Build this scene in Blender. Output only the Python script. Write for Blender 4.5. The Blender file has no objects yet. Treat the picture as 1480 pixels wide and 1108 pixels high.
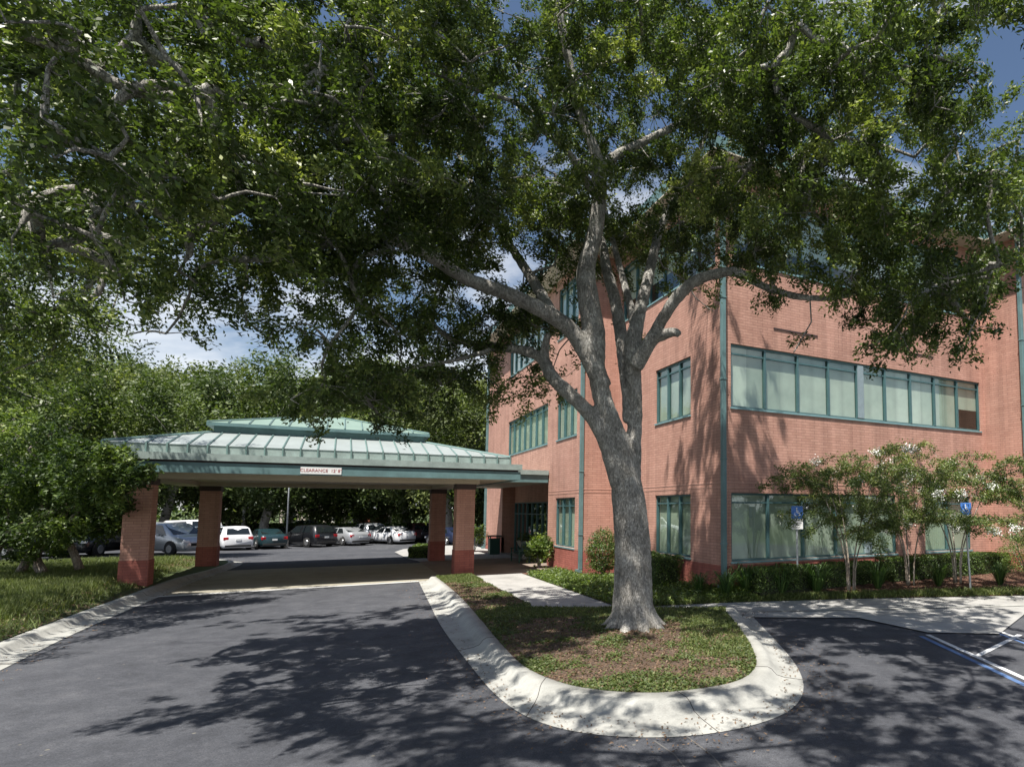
import bpy, math, random
import numpy as np
from mathutils import Vector, Matrix
random.seed(7)
RNG = np.random.default_rng(11)
R = math.radians
sc = bpy.context.scene
COL = sc.collection
ANG = math.atan2(890, 1555)          # yaw of the building axes
CA, SA = math.cos(ANG), math.sin(ANG)
def W(a, b, z=0.0):
    return Vector((a*CA - b*SA, a*SA + b*CA, z))
def AB(x, y):
    return (x*CA + y*SA, -x*SA + y*CA)
def smooth(t):
    t = max(0.0, min(1.0, t)); return t*t*(3-2*t)
def hz(x, y):                        # the lot dips gently beyond the canopy
    return -0.45*smooth((y-33)/13)
# sight geometry, used to survey points of the place from the photograph
FP, CX, CY, TH = 890.0, 1000.0, 665.0, math.atan(70/890)
def ray(px, py):
    xc = (px-CX)/FP; yc = -(py-CY)/FP
    return Vector((xc, math.cos(TH)-yc*math.sin(TH), math.sin(TH)+yc*math.cos(TH)))
def G(px, py, z=0.0):
    d = ray(px, py); t = (z-2.5)/d.z
    return Vector((d.x*t, d.y*t, z))
def AT(px, py, Y):
    d = ray(px, py); t = Y/d.y
    return Vector((d.x*t, Y, 2.5+d.z*t))

# ------------------------------------------------------------------ materials
def newmat(name):
    m = bpy.data.materials.new(name); m.use_nodes = True
    nt = m.node_tree; b = nt.nodes['Principled BSDF']
    return m, nt, b
def lk(nt, a, b): nt.links.new(a, b)
def noise(nt, scale, detail=4, rough=.6, vec=None, dim='3D'):
    n = nt.nodes.new('ShaderNodeTexNoise'); n.inputs['Scale'].default_value = scale
    n.inputs['Detail'].default_value = detail; n.inputs['Roughness'].default_value = rough
    if vec is not None: lk(nt, vec, n.inputs['Vector'])
    return n
def ramp(nt, fac, stops):
    r = nt.nodes.new('ShaderNodeValToRGB')
    el = r.color_ramp.elements
    while len(el) < len(stops): el.new(0.5)
    for e, (p, c) in zip(el, stops):
        e.position = p; e.color = (*c, 1) if len(c) == 3 else c
    lk(nt, fac, r.inputs['Fac']); return r
def mixc(nt, fac, a, b, mode='MIX'):
    m = nt.nodes.new('ShaderNodeMix'); m.data_type = 'RGBA'; m.blend_type = mode
    for s, v in ((0, fac), (6, a), (7, b)):
        if isinstance(v, (float, int)): m.inputs[s].default_value = v
        elif isinstance(v, tuple): m.inputs[s].default_value = (*v, 1)
        else: lk(nt, v, m.inputs[s])
    return m.outputs[2]
def bump(nt, b, h, strength=.5, dist=.02):
    n = nt.nodes.new('ShaderNodeBump'); n.inputs['Strength'].default_value = strength
    n.inputs['Distance'].default_value = dist
    lk(nt, h, n.inputs['Height']); lk(nt, n.outputs[0], b.inputs['Normal'])
def objcoord(nt):
    t = nt.nodes.new('ShaderNodeTexCoord'); return t.outputs['Object']
def plain(name, col, rough=.6, metal=0.0, var=.12, nscale=6, spec=None):
    m, nt, b = newmat(name)
    n = noise(nt, nscale, 5, .65, objcoord(nt))
    r = ramp(nt, n.outputs['Fac'], [(.3, tuple(c*(1-var) for c in col)), (.7, tuple(min(1, c*(1+var)) for c in col))])
    lk(nt, r.outputs[0], b.inputs['Base Color'])
    b.inputs['Roughness'].default_value = rough; b.inputs['Metallic'].default_value = metal
    if spec is not None: b.inputs['Specular IOR Level'].default_value = spec
    return m
def brick(name, c1, c2, mortar):
    m, nt, b = newmat(name)
    oc = objcoord(nt)
    sep = nt.nodes.new('ShaderNodeSeparateXYZ'); lk(nt, oc, sep.inputs[0])
    add = nt.nodes.new('ShaderNodeMath'); lk(nt, sep.outputs[0], add.inputs[0]); lk(nt, sep.outputs[1], add.inputs[1])
    comb = nt.nodes.new('ShaderNodeCombineXYZ'); lk(nt, add.outputs[0], comb.inputs[0]); lk(nt, sep.outputs[2], comb.inputs[1])
    t = nt.nodes.new('ShaderNodeTexBrick'); lk(nt, comb.outputs[0], t.inputs['Vector'])
    t.inputs['Scale'].default_value = 1; t.inputs['Brick Width'].default_value = .36
    t.inputs['Row Height'].default_value = .085; t.inputs['Mortar Size'].default_value = .010
    t.inputs['Mortar Smooth'].default_value = .3; t.inputs['Bias'].default_value = 0
    t.inputs['Color1'].default_value = (*c1, 1); t.inputs['Color2'].default_value = (*c2, 1); t.inputs['Mortar'].default_value = (*mortar, 1)
    n = noise(nt, .9, 6, .7, oc)
    rr = ramp(nt, n.outputs['Fac'], [(.25, (.80, .78, .78)), (.5, (1, 1, 1)), (.8, (1.12, 1.12, 1.14))])
    # faint wash stains running down the wall
    mp = nt.nodes.new('ShaderNodeMapping'); lk(nt, oc, mp.inputs[0]); mp.inputs['Scale'].default_value = (3, 3, .25)
    n2 = noise(nt, 1.0, 5, .7, mp.outputs[0])
    r2 = ramp(nt, n2.outputs['Fac'], [(.3, (.76, .75, .75)), (.6, (1.04, 1.04, 1.04))])
    c = mixc(nt, 1.0, t.outputs['Color'], rr.outputs[0], 'MULTIPLY')
    c = mixc(nt, 1.0, c, r2.outputs[0], 'MULTIPLY')
    lk(nt, c, b.inputs['Base Color']); b.inputs['Roughness'].default_value = .85
    inv = nt.nodes.new('ShaderNodeMath'); inv.operation = 'SUBTRACT'; inv.inputs[0].default_value = 1; lk(nt, t.outputs['Fac'], inv.inputs[1])
    bump(nt, b, inv.outputs[0], .5, .01)
    return m
def leafmat(name, dark, mid, light, trans=.35, gloss=.45):
    m, nt, b = newmat(name)
    a = nt.nodes.new('ShaderNodeAttribute'); a.attribute_name = 'tint'
    r = ramp(nt, a.outputs['Fac'], [(0, dark), (.55, mid), (1, light)])
    lk(nt, r.outputs[0], b.inputs['Base Color']); b.inputs['Roughness'].default_value = gloss
    b.inputs['Specular IOR Level'].default_value = .5
    tr = nt.nodes.new('ShaderNodeBsdfTranslucent')
    c = mixc(nt, 1.0, r.outputs[0], (1.45, 1.6, .6), 'MULTIPLY'); lk(nt, c, tr.inputs[0])
    mx = nt.nodes.new('ShaderNodeMixShader'); mx.inputs[0].default_value = trans
    lk(nt, b.outputs[0], mx.inputs[1]); lk(nt, tr.outputs[0], mx.inputs[2])
    lk(nt, mx.outputs[0], nt.nodes['Material Output'].inputs['Surface'])
    return m
M = {}
M['brick'] = brick('salmon_brick', (.53, .30, .232), (.465, .252, .192), (.36, .19, .148))  # mortar set darker to paint the thin shadow lines between courses
M['brick_red'] = brick('red_brick', (.38, .125, .095), (.32, .10, .075), (.25, .085, .068))
M['teal'] = plain('teal_paint', (.115, .20, .205), .5, 0, .22, 2.2)
M['teal_light'] = plain('green_metal_sheet', (.30, .365, .345), .5, .1, .2, 2.6)
M['green_roof'] = plain('green_standing_seam', (.29, .325, .32), .5, .05, .10, 1.2)
M['green_upper'] = plain('green_patina_seam', (.23, .32, .265), .45, .15, .10, 1.2)
M['seam'] = plain('seam_metal', (.17, .26, .245), .5, .2, .1, 3)
M['frame'] = plain('teal_window_frame', (.075, .155, .165), .4, .2, .12, 4)
M['sill'] = plain('pale_teal_sill', (.20, .34, .36), .5, .1, .1, 4)
M['soffit'] = plain('beige_soffit', (.50, .44, .35), .8, 0, .06, 2)
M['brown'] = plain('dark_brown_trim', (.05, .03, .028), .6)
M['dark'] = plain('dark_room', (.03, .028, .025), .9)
M['pilaster'] = plain('grey_lavender_panel', (.24, .30, .33), .5)
M['white'] = plain('white_paint', (.78, .78, .77), .5, 0, .05)
M['red'] = plain('red_ink', (.35, .03, .03), .6)
M['blue'] = plain('sign_blue', (.07, .20, .58), .4)
M['greymetal'] = plain('galvanised_post', (.42, .44, .46), .45, .5)
M['ink'] = plain('dark_ink', (.06, .06, .07), .6)
M['green_plastic'] = plain('dark_green_plastic', (.012, .07, .055), .5)
M['stone'] = plain('cast_stone', (.48, .44, .38), .8)
M['tyre'] = plain('tyre_rubber', (.02, .02, .02), .85)
M['rim'] = plain('alloy_rim', (.5, .51, .53), .3, .8)
M['tail'] = plain('tail_light_red', (.45, .015, .02), .25)
M['lamp'] = plain('clear_lens', (.75, .77, .8), .15)
M['plate'] = plain('licence_plate_white', (.7, .72, .72), .5)
M['flower'] = plain('white_petals', (.85, .84, .82), .7)
M['terracotta'] = plain('terracotta_roof', (.42, .15, .10), .8)
M['stucco'] = plain('pale_stucco', (.62, .55, .50), .8)
def carpaint(name, c, metal=.3):
    m, nt, b = newmat(name)
    b.inputs['Base Color'].default_value = (*c, 1); b.inputs['Metallic'].default_value = metal
    b.inputs['Roughness'].default_value = .3; b.inputs['Coat Weight'].default_value = .6
    n = noise(nt, 3, 4, .6, objcoord(nt)); r = ramp(nt, n.outputs['Fac'], [(.3, (.25,)*3), (.7, (.42,)*3)])
    lk(nt, r.outputs[0], b.inputs['Roughness']); return m
def glassmat(name, tint, rough=.02, refl=.35):
    m, nt, b = newmat(name)
    tr = nt.nodes.new('ShaderNodeBsdfTransparent'); tr.inputs[0].default_value = (*tint, 1)
    gl = nt.nodes.new('ShaderNodeBsdfGlossy'); gl.inputs['Roughness'].default_value = rough
    gl.inputs[0].default_value = (.9, 1, .98, 1)
    n = noise(nt, .8, 2, .5, objcoord(nt))
    bp = nt.nodes.new('ShaderNodeBump'); bp.inputs['Strength'].default_value = .06; bp.inputs['Distance'].default_value = .05
    lk(nt, n.outputs['Fac'], bp.inputs['Height']); lk(nt, bp.outputs[0], gl.inputs['Normal'])
    fr = nt.nodes.new('ShaderNodeFresnel')      # thin pane: same reflectance from both faces
    ge = nt.nodes.new('ShaderNodeNewGeometry'); io = nt.nodes.new('ShaderNodeMath'); io.operation = 'MULTIPLY_ADD'
    lk(nt, ge.outputs['Backfacing'], io.inputs[0]); io.inputs[1].default_value = 1/1.5-1.5; io.inputs[2].default_value = 1.5; lk(nt, io.outputs[0], fr.inputs[0])
    mth = nt.nodes.new('ShaderNodeMath'); mth.operation = 'MULTIPLY_ADD'; mth.inputs[1].default_value = 1.0; mth.inputs[2].default_value = refl*.25
    lk(nt, fr.outputs[0], mth.inputs[0])
    mx = nt.nodes.new('ShaderNodeMixShader'); lk(nt, mth.outputs[0], mx.inputs[0])
    lk(nt, tr.outputs[0], mx.inputs[1]); lk(nt, gl.outputs[0], mx.inputs[2])
    lk(nt, mx.outputs[0], nt.nodes['Material Output'].inputs['Surface']); return m
M['glass'] = glassmat('green_tinted_glass', (.80, .87, .84))
M['doorglass'] = glassmat('dark_door_glass', (.30, .36, .34), .02, .6)
m, nt, b = newmat('car_window_glass'); b.inputs['Base Color'].default_value = (.012, .016, .018, 1); b.inputs['Roughness'].default_value = .06
b.inputs['Specular IOR Level'].default_value = .7
M['carglass'] = m
def blindmat(name, c, freq):
    m, nt, b = newmat(name)
    oc = objcoord(nt); sep = nt.nodes.new('ShaderNodeSeparateXYZ'); lk(nt, oc, sep.inputs[0])
    add = nt.nodes.new('ShaderNodeMath'); lk(nt, sep.outputs[0], add.inputs[0]); lk(nt, sep.outputs[1], add.inputs[1])
    mul = nt.nodes.new('ShaderNodeMath'); mul.operation = 'MULTIPLY'; mul.inputs[1].default_value = freq; lk(nt, add.outputs[0], mul.inputs[0])
    fr = nt.nodes.new('ShaderNodeMath'); fr.operation = 'FRACT'; lk(nt, mul.outputs[0], fr.inputs[0])
    r = ramp(nt, fr.outputs[0], [(0, tuple(x*.82 for x in c)), (.12, c), (.85, c), (1, tuple(x*.86 for x in c))])
    fl = nt.nodes.new('ShaderNodeMath'); fl.operation = 'FLOOR'; m7 = nt.nodes.new('ShaderNodeMath'); m7.operation = 'MULTIPLY'; m7.inputs[1].default_value = .787
    lk(nt, add.outputs[0], m7.inputs[0]); lk(nt, m7.outputs[0], fl.inputs[0])
    wn = nt.nodes.new('ShaderNodeTexWhiteNoise'); wn.noise_dimensions = '1D'; lk(nt, fl.outputs[0], wn.inputs['W'])
    rw = ramp(nt, wn.outputs['Value'], [(0, (.66, .68, .64)), (1, (1.08, 1.06, 1.04))])
    cw = mixc(nt, 1, r.outputs[0], rw.outputs[0], 'MULTIPLY')
    n9 = noise(nt, 1.4, 4, .6, oc); r9 = ramp(nt, n9.outputs['Fac'], [(.35, (.86,)*3), (.65, (1.05,)*3)]); cw = mixc(nt, 1, cw, r9.outputs[0], 'MULTIPLY')
    lk(nt, cw, b.inputs['Base Color']); b.inputs['Roughness'].default_value = .8
    bump(nt, b, fr.outputs[0], .3, .02); return m
M['blind'] = blindmat('pale_roller_blind', (.74, .765, .69), .787)
M['vblind'] = blindmat('vertical_slat_blind', (.64, .67, .57), 9)
# ground materials
def asphalt():
    m, nt, b = newmat('asphalt'); g = nt.nodes.new('ShaderNodeNewGeometry').outputs['Position']
    n1 = noise(nt, .22, 5, .6, g); n2 = noise(nt, 60, 3, .7, g); n3 = noise(nt, 1.6, 8, .75, g)
    r1 = ramp(nt, n1.outputs['Fac'], [(.3, (.049, .052, .061)), (.62, (.069, .072, .082)), (.8, (.096, .097, .100))])
    r2 = ramp(nt, n2.outputs['Fac'], [(.3, (.55,)*3), (.7, (1.5,)*3)])
    r3 = ramp(nt, n3.outputs['Fac'], [(.33, (.72,)*3), (.5, (1,)*3), (.68, (1.4, 1.37, 1.32))])
    c = mixc(nt, 1, r1.outputs[0], r2.outputs[0], 'MULTIPLY'); c = mixc(nt, 1, c, r3.outputs[0], 'MULTIPLY')
    n4 = noise(nt, 14, 5, .75, g); r4 = ramp(nt, n4.outputs['Fac'], [(.3, (.78,)*3), (.7, (1.22,)*3)]); c = mixc(nt, 1, c, r4.outputs[0], 'MULTIPLY')
    n5 = noise(nt, .7, 3, .5, g); n5.inputs['Distortion'].default_value = 1.5; r5 = ramp(nt, n5.outputs['Fac'], [(.60, (1, 1, 1)), (.68, (.78, .78, .8))]); c = mixc(nt, 1, c, r5.outputs[0], 'MULTIPLY')
    v = nt.nodes.new('ShaderNodeTexVoronoi'); v.inputs['Scale'].default_value = 2.2; lk(nt, g, v.inputs['Vector'])
    sp = ramp(nt, v.outputs['Distance'], [(.0, (1, 1, 1)), (.035, (1, 1, 1)), (.05, (0, 0, 0))])
    c = mixc(nt, sp.outputs[0], c, (.16, .15, .13))
    lk(nt, c, b.inputs['Base Color']); b.inputs['Roughness'].default_value = .88
    b.inputs['Specular IOR Level'].default_value = .3
    bump(nt, b, n2.outputs['Fac'], .5, .01); return m
M['asphalt'] = asphalt()
def concrete(name, c, stain=.25, nlo=.7):
    m, nt, b = newmat(name); g = nt.nodes.new('ShaderNodeNewGeometry').outputs['Position']
    n1 = noise(nt, 1.1, 8, .7, g); n2 = noise(nt, 45, 3, .7, g)
    r1 = ramp(nt, n1.outputs['Fac'], [(.3, tuple(x*(1-stain) for x in c)), (.55, c), (.8, tuple(min(1, x*1.12) for x in c))])
    r2 = ramp(nt, n2.outputs['Fac'], [(.3, (.86,)*3), (.7, (1.1,)*3)])
    cc = mixc(nt, 1, r1.outputs[0], r2.outputs[0], 'MULTIPLY')
    lk(nt, cc, b.inputs['Base Color']); b.inputs['Roughness'].default_value = .9
    bump(nt, b, n2.outputs['Fac'], .3, .006); return m
M['kerb'] = concrete('kerb_concrete', (.37, .37, .345), .35)
M['walk'] = concrete('walk_concrete', (.36, .355, .34), .35)
M['slab_lit'] = concrete('lit_slab_concrete', (.50, .50, .49), .15)  # paler copy of the slab concrete, sunlight put into its colour
M['slab'] = concrete('canopy_slab', (.31, .29, .23))
M['plaza'] = concrete('plaza_concrete', (.25, .20, .165))
def soil(name, stops, sc_=1.5):
    m, nt, b = newmat(name); g = nt.nodes.new('ShaderNodeNewGeometry').outputs['Position']
    n1 = noise(nt, sc_, 8, .75, g); n2 = noise(nt, 30, 5, .8, g)
    mx = nt.nodes.new('ShaderNodeMath'); mx.operation = 'MULTIPLY_ADD'; lk(nt, n2.outputs['Fac'], mx.inputs[0]); mx.inputs[1].default_value = .6
    hf = nt.nodes.new('ShaderNodeMath'); hf.operation = 'MULTIPLY'; hf.inputs[1].default_value = .5; lk(nt, n1.outputs['Fac'], hf.inputs[0])
    lk(nt, hf.outputs[0], mx.inputs[2])
    r = ramp(nt, mx.outputs[0], stops); lk(nt, r.outputs[0], b.inputs['Base Color']); b.inputs['Roughness'].default_value = .95
    bump(nt, b, n2.outputs['Fac'], 1, .04); return m
M['litter'] = soil('leaf_litter', [(.35, (.045, .028, .018)), (.5, (.095, .062, .042)), (.62, (.155, .108, .078)), (.75, (.22, .165, .125))])
M['mulch'] = soil('pine_mulch', [(.35, (.045, .02, .013)), (.55, (.12, .055, .035)), (.75, (.22, .12, .08))])
M['lawn'] = soil('lawn_soil', [(.35, (.03, .045, .015)), (.55, (.06, .09, .025)), (.75, (.12, .14, .05))])
M['bark'] = None
def bark(name, c0, c1, c2, s=1.0):
    m, nt, b = newmat(name); g = nt.nodes.new('ShaderNodeNewGeometry').outputs['Position']
    mp = nt.nodes.new('ShaderNodeMapping'); lk(nt, g, mp.inputs[0]); mp.inputs['Scale'].default_value = (1, 1, .35)
    v = nt.nodes.new('ShaderNodeTexVoronoi'); v.feature = 'DISTANCE_TO_EDGE'; v.inputs['Scale'].default_value = 34*s
    nd = noise(nt, 14*s, 4, .7, mp.outputs[0])
    wv = nt.nodes.new('ShaderNodeVectorMath'); wv.operation = 'MULTIPLY_ADD'; lk(nt, nd.outputs['Color'], wv.inputs[0]); wv.inputs[1].default_value = (.09,)*3; lk(nt, mp.outputs[0], wv.inputs[2])
    lk(nt, wv.outputs[0], v.inputs['Vector'])
    n = noise(nt, 2.4*s, 8, .75, g); n3 = noise(nt, 28*s, 4, .7, mp.outputs[0])
    r = ramp(nt, n.outputs['Fac'], [(.33, c0), (.5, c1), (.66, c2)])
    rv = ramp(nt, v.outputs['Distance'], [(0, (.45,)*3), (.12, (1,)*3)])
    rn = ramp(nt, n3.outputs['Fac'], [(.35, (.6,)*3), (.65, (1.25,)*3)])
    c = mixc(nt, .7, r.outputs[0], rv.outputs[0], 'MULTIPLY'); c = mixc(nt, .8, c, rn.outputs[0], 'MULTIPLY')
    lk(nt, c, b.inputs['Base Color']); b.inputs['Roughness'].default_value = .95; b.inputs['Specular IOR Level'].default_value = .1
    mm = nt.nodes.new('ShaderNodeMath'); lk(nt, rv.outputs[0], mm.inputs[0]); lk(nt, n3.outputs['Fac'], mm.inputs[1])
    bump(nt, b, mm.outputs[0], .9, .025); return m
M['bark'] = bark('oak_bark', (.25, .235, .21), (.42, .40, .365), (.62, .60, .555))
M['barkpale'] = bark('pale_smooth_bark', (.24, .19, .14), (.38, .32, .26), (.50, .45, .39), .6)
M['oakleaf'] = leafmat('oak_leaves', (.032, .052, .013), (.098, .142, .036), (.34, .38, .13), .31, .42)
M['farleaf'] = leafmat('distant_leaves', (.034, .056, .016), (.085, .125, .035), (.20, .24, .08), .28, .55)
M['farlight'] = leafmat('distant_light_leaves', (.045, .065, .018), (.12, .155, .045), (.25, .28, .10), .28, .6)
M['fardark'] = leafmat('distant_dark_leaves', (.022, .038, .014), (.055, .085, .026), (.13, .17, .06), .28, .6)
M['brightleaf'] = leafmat('bright_leaves', (.036, .062, .015), (.11, .165, .038), (.30, .37, .10), .35, .5)
M['bushleaf'] = leafmat('bush_tree_leaves', (.026, .048, .012), (.080, .128, .030), (.25, .32, .08), .28, .5)
M['crapeleaf'] = leafmat('crape_leaves', (.05, .075, .022), (.11, .155, .045), (.26, .29, .10), .3, .55)
M['boxleaf'] = leafmat('boxwood_leaves', (.026, .052, .012), (.075, .125, .026), (.20, .27, .055), .25, .5)
M['strap'] = leafmat('strap_leaves', (.03, .065, .02), (.06, .12, .03), (.16, .24, .07), .25, .45)
M['grassleaf'] = leafmat('grass_blades', (.055, .075, .022), (.135, .175, .050), (.34, .35, .14), .3, .6)
M['weed'] = leafmat('ground_cover', (.04, .06, .02), (.085, .12, .03), (.19, .19, .07), .25, .6)
M['dryleaf'] = leafmat('dry_leaves', (.08, .045, .025), (.16, .10, .06), (.28, .20, .14), .1, .7)

# ------------------------------------------------------------------ mesh helper
class MB:
    def __init__(s): s.v = []; s.f = []
    def quad(s, *p):
        n = len(s.v); s.v += [tuple(q) for q in p]; s.f.append(tuple(range(n, n+len(p)))); return s
    def box(s, x0, x1, y0, y1, z0, z1):
        n = len(s.v)
        s.v += [(x0,y0,z0),(x1,y0,z0),(x1,y1,z0),(x0,y1,z0),(x0,y0,z1),(x1,y0,z1),(x1,y1,z1),(x0,y1,z1)]
        s.f += [tuple(n+i for i in f) for f in ((0,3,2,1),(4,5,6,7),(0,1,5,4),(1,2,6,5),(2,3,7,6),(3,0,4,7))]; return s
    def tube(s, pts, rad, k=8, cap=True):
        pts = [Vector(p) for p in pts]
        if isinstance(rad, (int, float)): rad = [rad]*len(pts)
        n0 = len(s.v); up = None
        for i, p in enumerate(pts):
            d = (pts[min(i+1, len(pts)-1)] - pts[max(i-1, 0)])
            if d.length < 1e-9: d = Vector((0, 0, 1))
            d.normalize()
            if up is None:
                up = Vector((1, 0, 0)) if abs(d.x) < .8 else Vector((0, 1, 0))
            u = (up - d*up.dot(d)).normalized(); up = u; w = d.cross(u)
            for j in range(k):
                t = 2*math.pi*j/k; s.v.append(tuple(p + (u*math.cos(t) + w*math.sin(t))*rad[i]))
        for i in range(len(pts)-1):
            for j in range(k):
                a = n0+i*k+j; b_ = n0+i*k+(j+1) % k; s.f.append((a, b_, b_+k, a+k))
        if cap:
            s.f.append(tuple(n0+j for j in range(k))[::-1]); s.f.append(tuple(n0+(len(pts)-1)*k+j for j in range(k)))
        return s
    def lathe(s, cx, cy, prof, k=20):
        n0 = len(s.v)
        for r_, z in prof:
            for j in range(k):
                t = 2*math.pi*j/k; s.v.append((cx+r_*math.cos(t), cy+r_*math.sin(t), z))
        for i in range(len(prof)-1):
            for j in range(k):
                a = n0+i*k+j; b_ = n0+i*k+(j+1) % k; s.f.append((a, b_, b_+k, a+k))
        s.f.append(tuple(n0+j for j in range(k))[::-1]); s.f.append(tuple(n0+(len(prof)-1)*k+j for j in range(k)))
        return s
    def prism(s, poly, z0, z1):
        n = len(s.v); k = len(poly)
        s.v += [(p[0], p[1], z0) for p in poly] + [(p[0], p[1], z1) for p in poly]
        s.f += [tuple(range(n, n+k))[::-1], tuple(range(n+k, n+2*k))]
        s.f += [(n+i, n+(i+1) % k, n+k+(i+1) % k, n+k+i) for i in range(k)]; return s
    def build(s, name, mat, parent=None, smooth_=False, bevel=0):
        me = bpy.data.meshes.new(name); me.from_pydata(s.v, [], s.f)
        if smooth_: me.polygons.foreach_set('use_smooth', [True]*len(me.polygons))
        me.update()
        o = bpy.data.objects.new(name, me); COL.objects.link(o)
        if mat: me.materials.append(mat)
        if parent: o.parent = parent
        if bevel:
            bv = o.modifiers.new('bevel', 'BEVEL'); bv.width = bevel; bv.segments = 2; bv.limit_method = 'ANGLE'
        return o
def tag(o, label=None, cat=None, group=None, kind=None):
    if label: o['label'] = label
    if cat: o['category'] = cat
    if group: o['group'] = group
    if kind: o['kind'] = kind
    return o
def empty(name, loc=(0, 0, 0), rz=0, label=None, cat=None, group=None):
    o = bpy.data.objects.new(name, None); COL.objects.link(o); o.location = loc; o.rotation_euler = (0, 0, rz)
    o.empty_display_size = .2
    return tag(o, label, cat, group)
KIDS = {}
def copy_tree(o, parent=None):
    c = o.copy(); COL.objects.link(c)
    if parent: c.parent = parent
    for ch in [q for q in list(COL.objects) if q.parent == o]: copy_tree(ch, c)
    return c

def leaves(name, P, L, Wd, mat, parent=None, up=.3, tint=None, N=None, dirs=None):
    """many leaf sized rhombic faces at points P"""
    P = np.asarray(P, dtype=np.float64); n = len(P)
    nr = RNG.normal(size=(n, 3)); nr[:, 2] = nr[:, 2] + up*np.sign(nr[:, 2])*1.2
    if N is not None: nr = nr*.8 + N
    nr /= np.linalg.norm(nr, axis=1)[:, None]+1e-9
    d = RNG.normal(size=(n, 3)) if dirs is None else dirs + RNG.normal(size=(n, 3))*.35
    d -= nr*np.sum(d*nr, axis=1)[:, None]; d /= np.linalg.norm(d, axis=1)[:, None]+1e-9
    s = np.cross(nr, d)
    Ls = (L*RNG.uniform(.65, 1.25, n))[:, None]; Ws = (Wd*RNG.uniform(.7, 1.25, n))[:, None]
    bend = nr*Ls*.10
    V = np.empty((n, 4, 3)); V[:, 0] = P - d*Ls*.5; V[:, 1] = P + s*Ws*.5 + bend - d*Ls*.05; V[:, 2] = P + d*Ls*.5; V[:, 3] = P - s*Ws*.5 + bend - d*Ls*.05
    me = bpy.data.meshes.new(name)
    me.vertices.add(4*n); me.vertices.foreach_set('co', V.astype(np.float32).ravel())
    me.loops.add(4*n); me.loops.foreach_set('vertex_index', np.arange(4*n, dtype=np.int32))
    me.polygons.add(n); me.polygons.foreach_set('loop_start', np.arange(0, 4*n, 4, dtype=np.int32))
    try: me.polygons.foreach_set('loop_total', np.full(n, 4, dtype=np.int32))
    except Exception: pass
    me.update(calc_edges=True)
    at = me.attributes.new('tint', 'FLOAT', 'FACE')
    t = RNG.beta(2.2, 2.6, n) if tint is None else np.clip(tint + RNG.normal(size=n)*.16, 0, 1)
    at.data.foreach_set('value', t.astype(np.float32))
    me.materials.append(mat)
    o = bpy.data.objects.new(name, me); COL.objects.link(o)
    if parent: o.parent = parent
    return o

# ------------------------------------------------------------------ ground
def sheet(name, poly, z, mat, parent=None, follow=False):
    b_ = MB(); b_.v = [(p[0], p[1], z) for p in poly]; b_.f = [tuple(range(len(poly)))]
    o = b_.build(name, mat, parent)
    me = o.data
    if me.polygons[0].normal.z < 0: me.flip_normals()
    return tag(o, kind='structure')
# ground sheet out to the horizon
gb = MB()
def grid(xs, ys, zf):
    b_ = MB(); n = len(ys)
    b_.v = [(x, y, zf(x, y)) for x in xs for y in ys]
    b_.f = [(i*n+j, (i+1)*n+j, (i+1)*n+j+1, i*n+j+1) for i in range(len(xs)-1) for j in range(n-1)]
    return b_
ys = [-600, -60, 0, 20, 33]+[33+i for i in range(1, 14)]+[60, 90, 150, 400, 1500]
o = grid([-1500, -300, -110, -60, -30, 0, 30, 60, 300, 1500], ys, lambda x, y: hz(x, y)-.03).build('ground', M['lawn']); tag(o, kind='structure')
o = grid([-72, -40, -20, 0, 10, 26], [-25, -10, 0, 20, 33]+[33+i for i in range(1, 14)]+[57], lambda x, y: hz(x, y)).build('parking_lot', M['asphalt']); tag(o, kind='structure')

# canopy drive slab, walks, plaza
sheet('canopy_pavement', [W(-4.7, 23.05), W(2.6, 23.35), W(4.3, 24.2), W(4.3, 31.3), W(-4.7, 31.3)], .006, M['slab'])
sheet('lit_slab_edge', [W(-4.4, 22.85), W(2.5, 23.2), W(2.5, 23.5), W(-4.4, 23.15)], .014, M['slab_lit'])  # bright strip painted for the sunlit front edge of the slab
sheet('plaza', [W(3.4, 23.9), W(9.9, 23.95+.1), W(9.9, 36.2), W(8.1, 36.2), W(3.4, 36.0)], .022, M['plaza'])
sheet('walkway', [W(4.25, 14.7), W(6.2, 14.45), W(6.2, 19), W(6.3, 24.06), W(4.25, 24.06)], .034, M['walk'])
sw = [Vector((-3.85, 15.08, 0)), Vector((.84, 15.05, 0)), Vector((1.43, 14.37, 0)), Vector((3.81, 14.3, 0)), Vector((4.74, 12.63, 0)), Vector((6.13, 12.5, 0)), Vector((8.02, 15.0, 0)), Vector((13, 16.3, 0)),
      Vector((18, 19.2, 0)), Vector((9.6, 17.9, 0)), Vector((4.5, 17.25, 0)), Vector((1.1, 16.6, 0)), Vector((-2.2, 15.75, 0))]
sheet('sidewalk', sw, .026, M['walk'])
# raised kerb edge of the sidewalk, seen as a lighter line
kb = MB()
line = [Vector((.95, 15.1, .01)), Vector((3.8, 15.35, .01)), Vector((8.1, 15.95, .01)), Vector((13, 17.2, .01))]
for i in range(len(line)-1):
    p, q = line[i], line[i+1]; d = (q-p).normalized(); nn = Vector((-d.y, d.x, 0))*.075
    kb.quad(p-nn+Vector((0, 0, .03)), q-nn+Vector((0, 0, .03)), q+nn+Vector((0, 0, .03)), p+nn+Vector((0, 0, .03)))
tag(kb.build('sidewalk_edge', M['kerb']), kind='structure')
sheet('far_sidewalk', [W(2.9, 39.5), W(3.1, 33.6), W(3.4, 32.1), W(3.4, 31.9), W(8.05, 31.9), W(8.05, 44.5), W(5.5, 44.8), W(3.6, 42.2)], .030, M['walk'])

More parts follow.
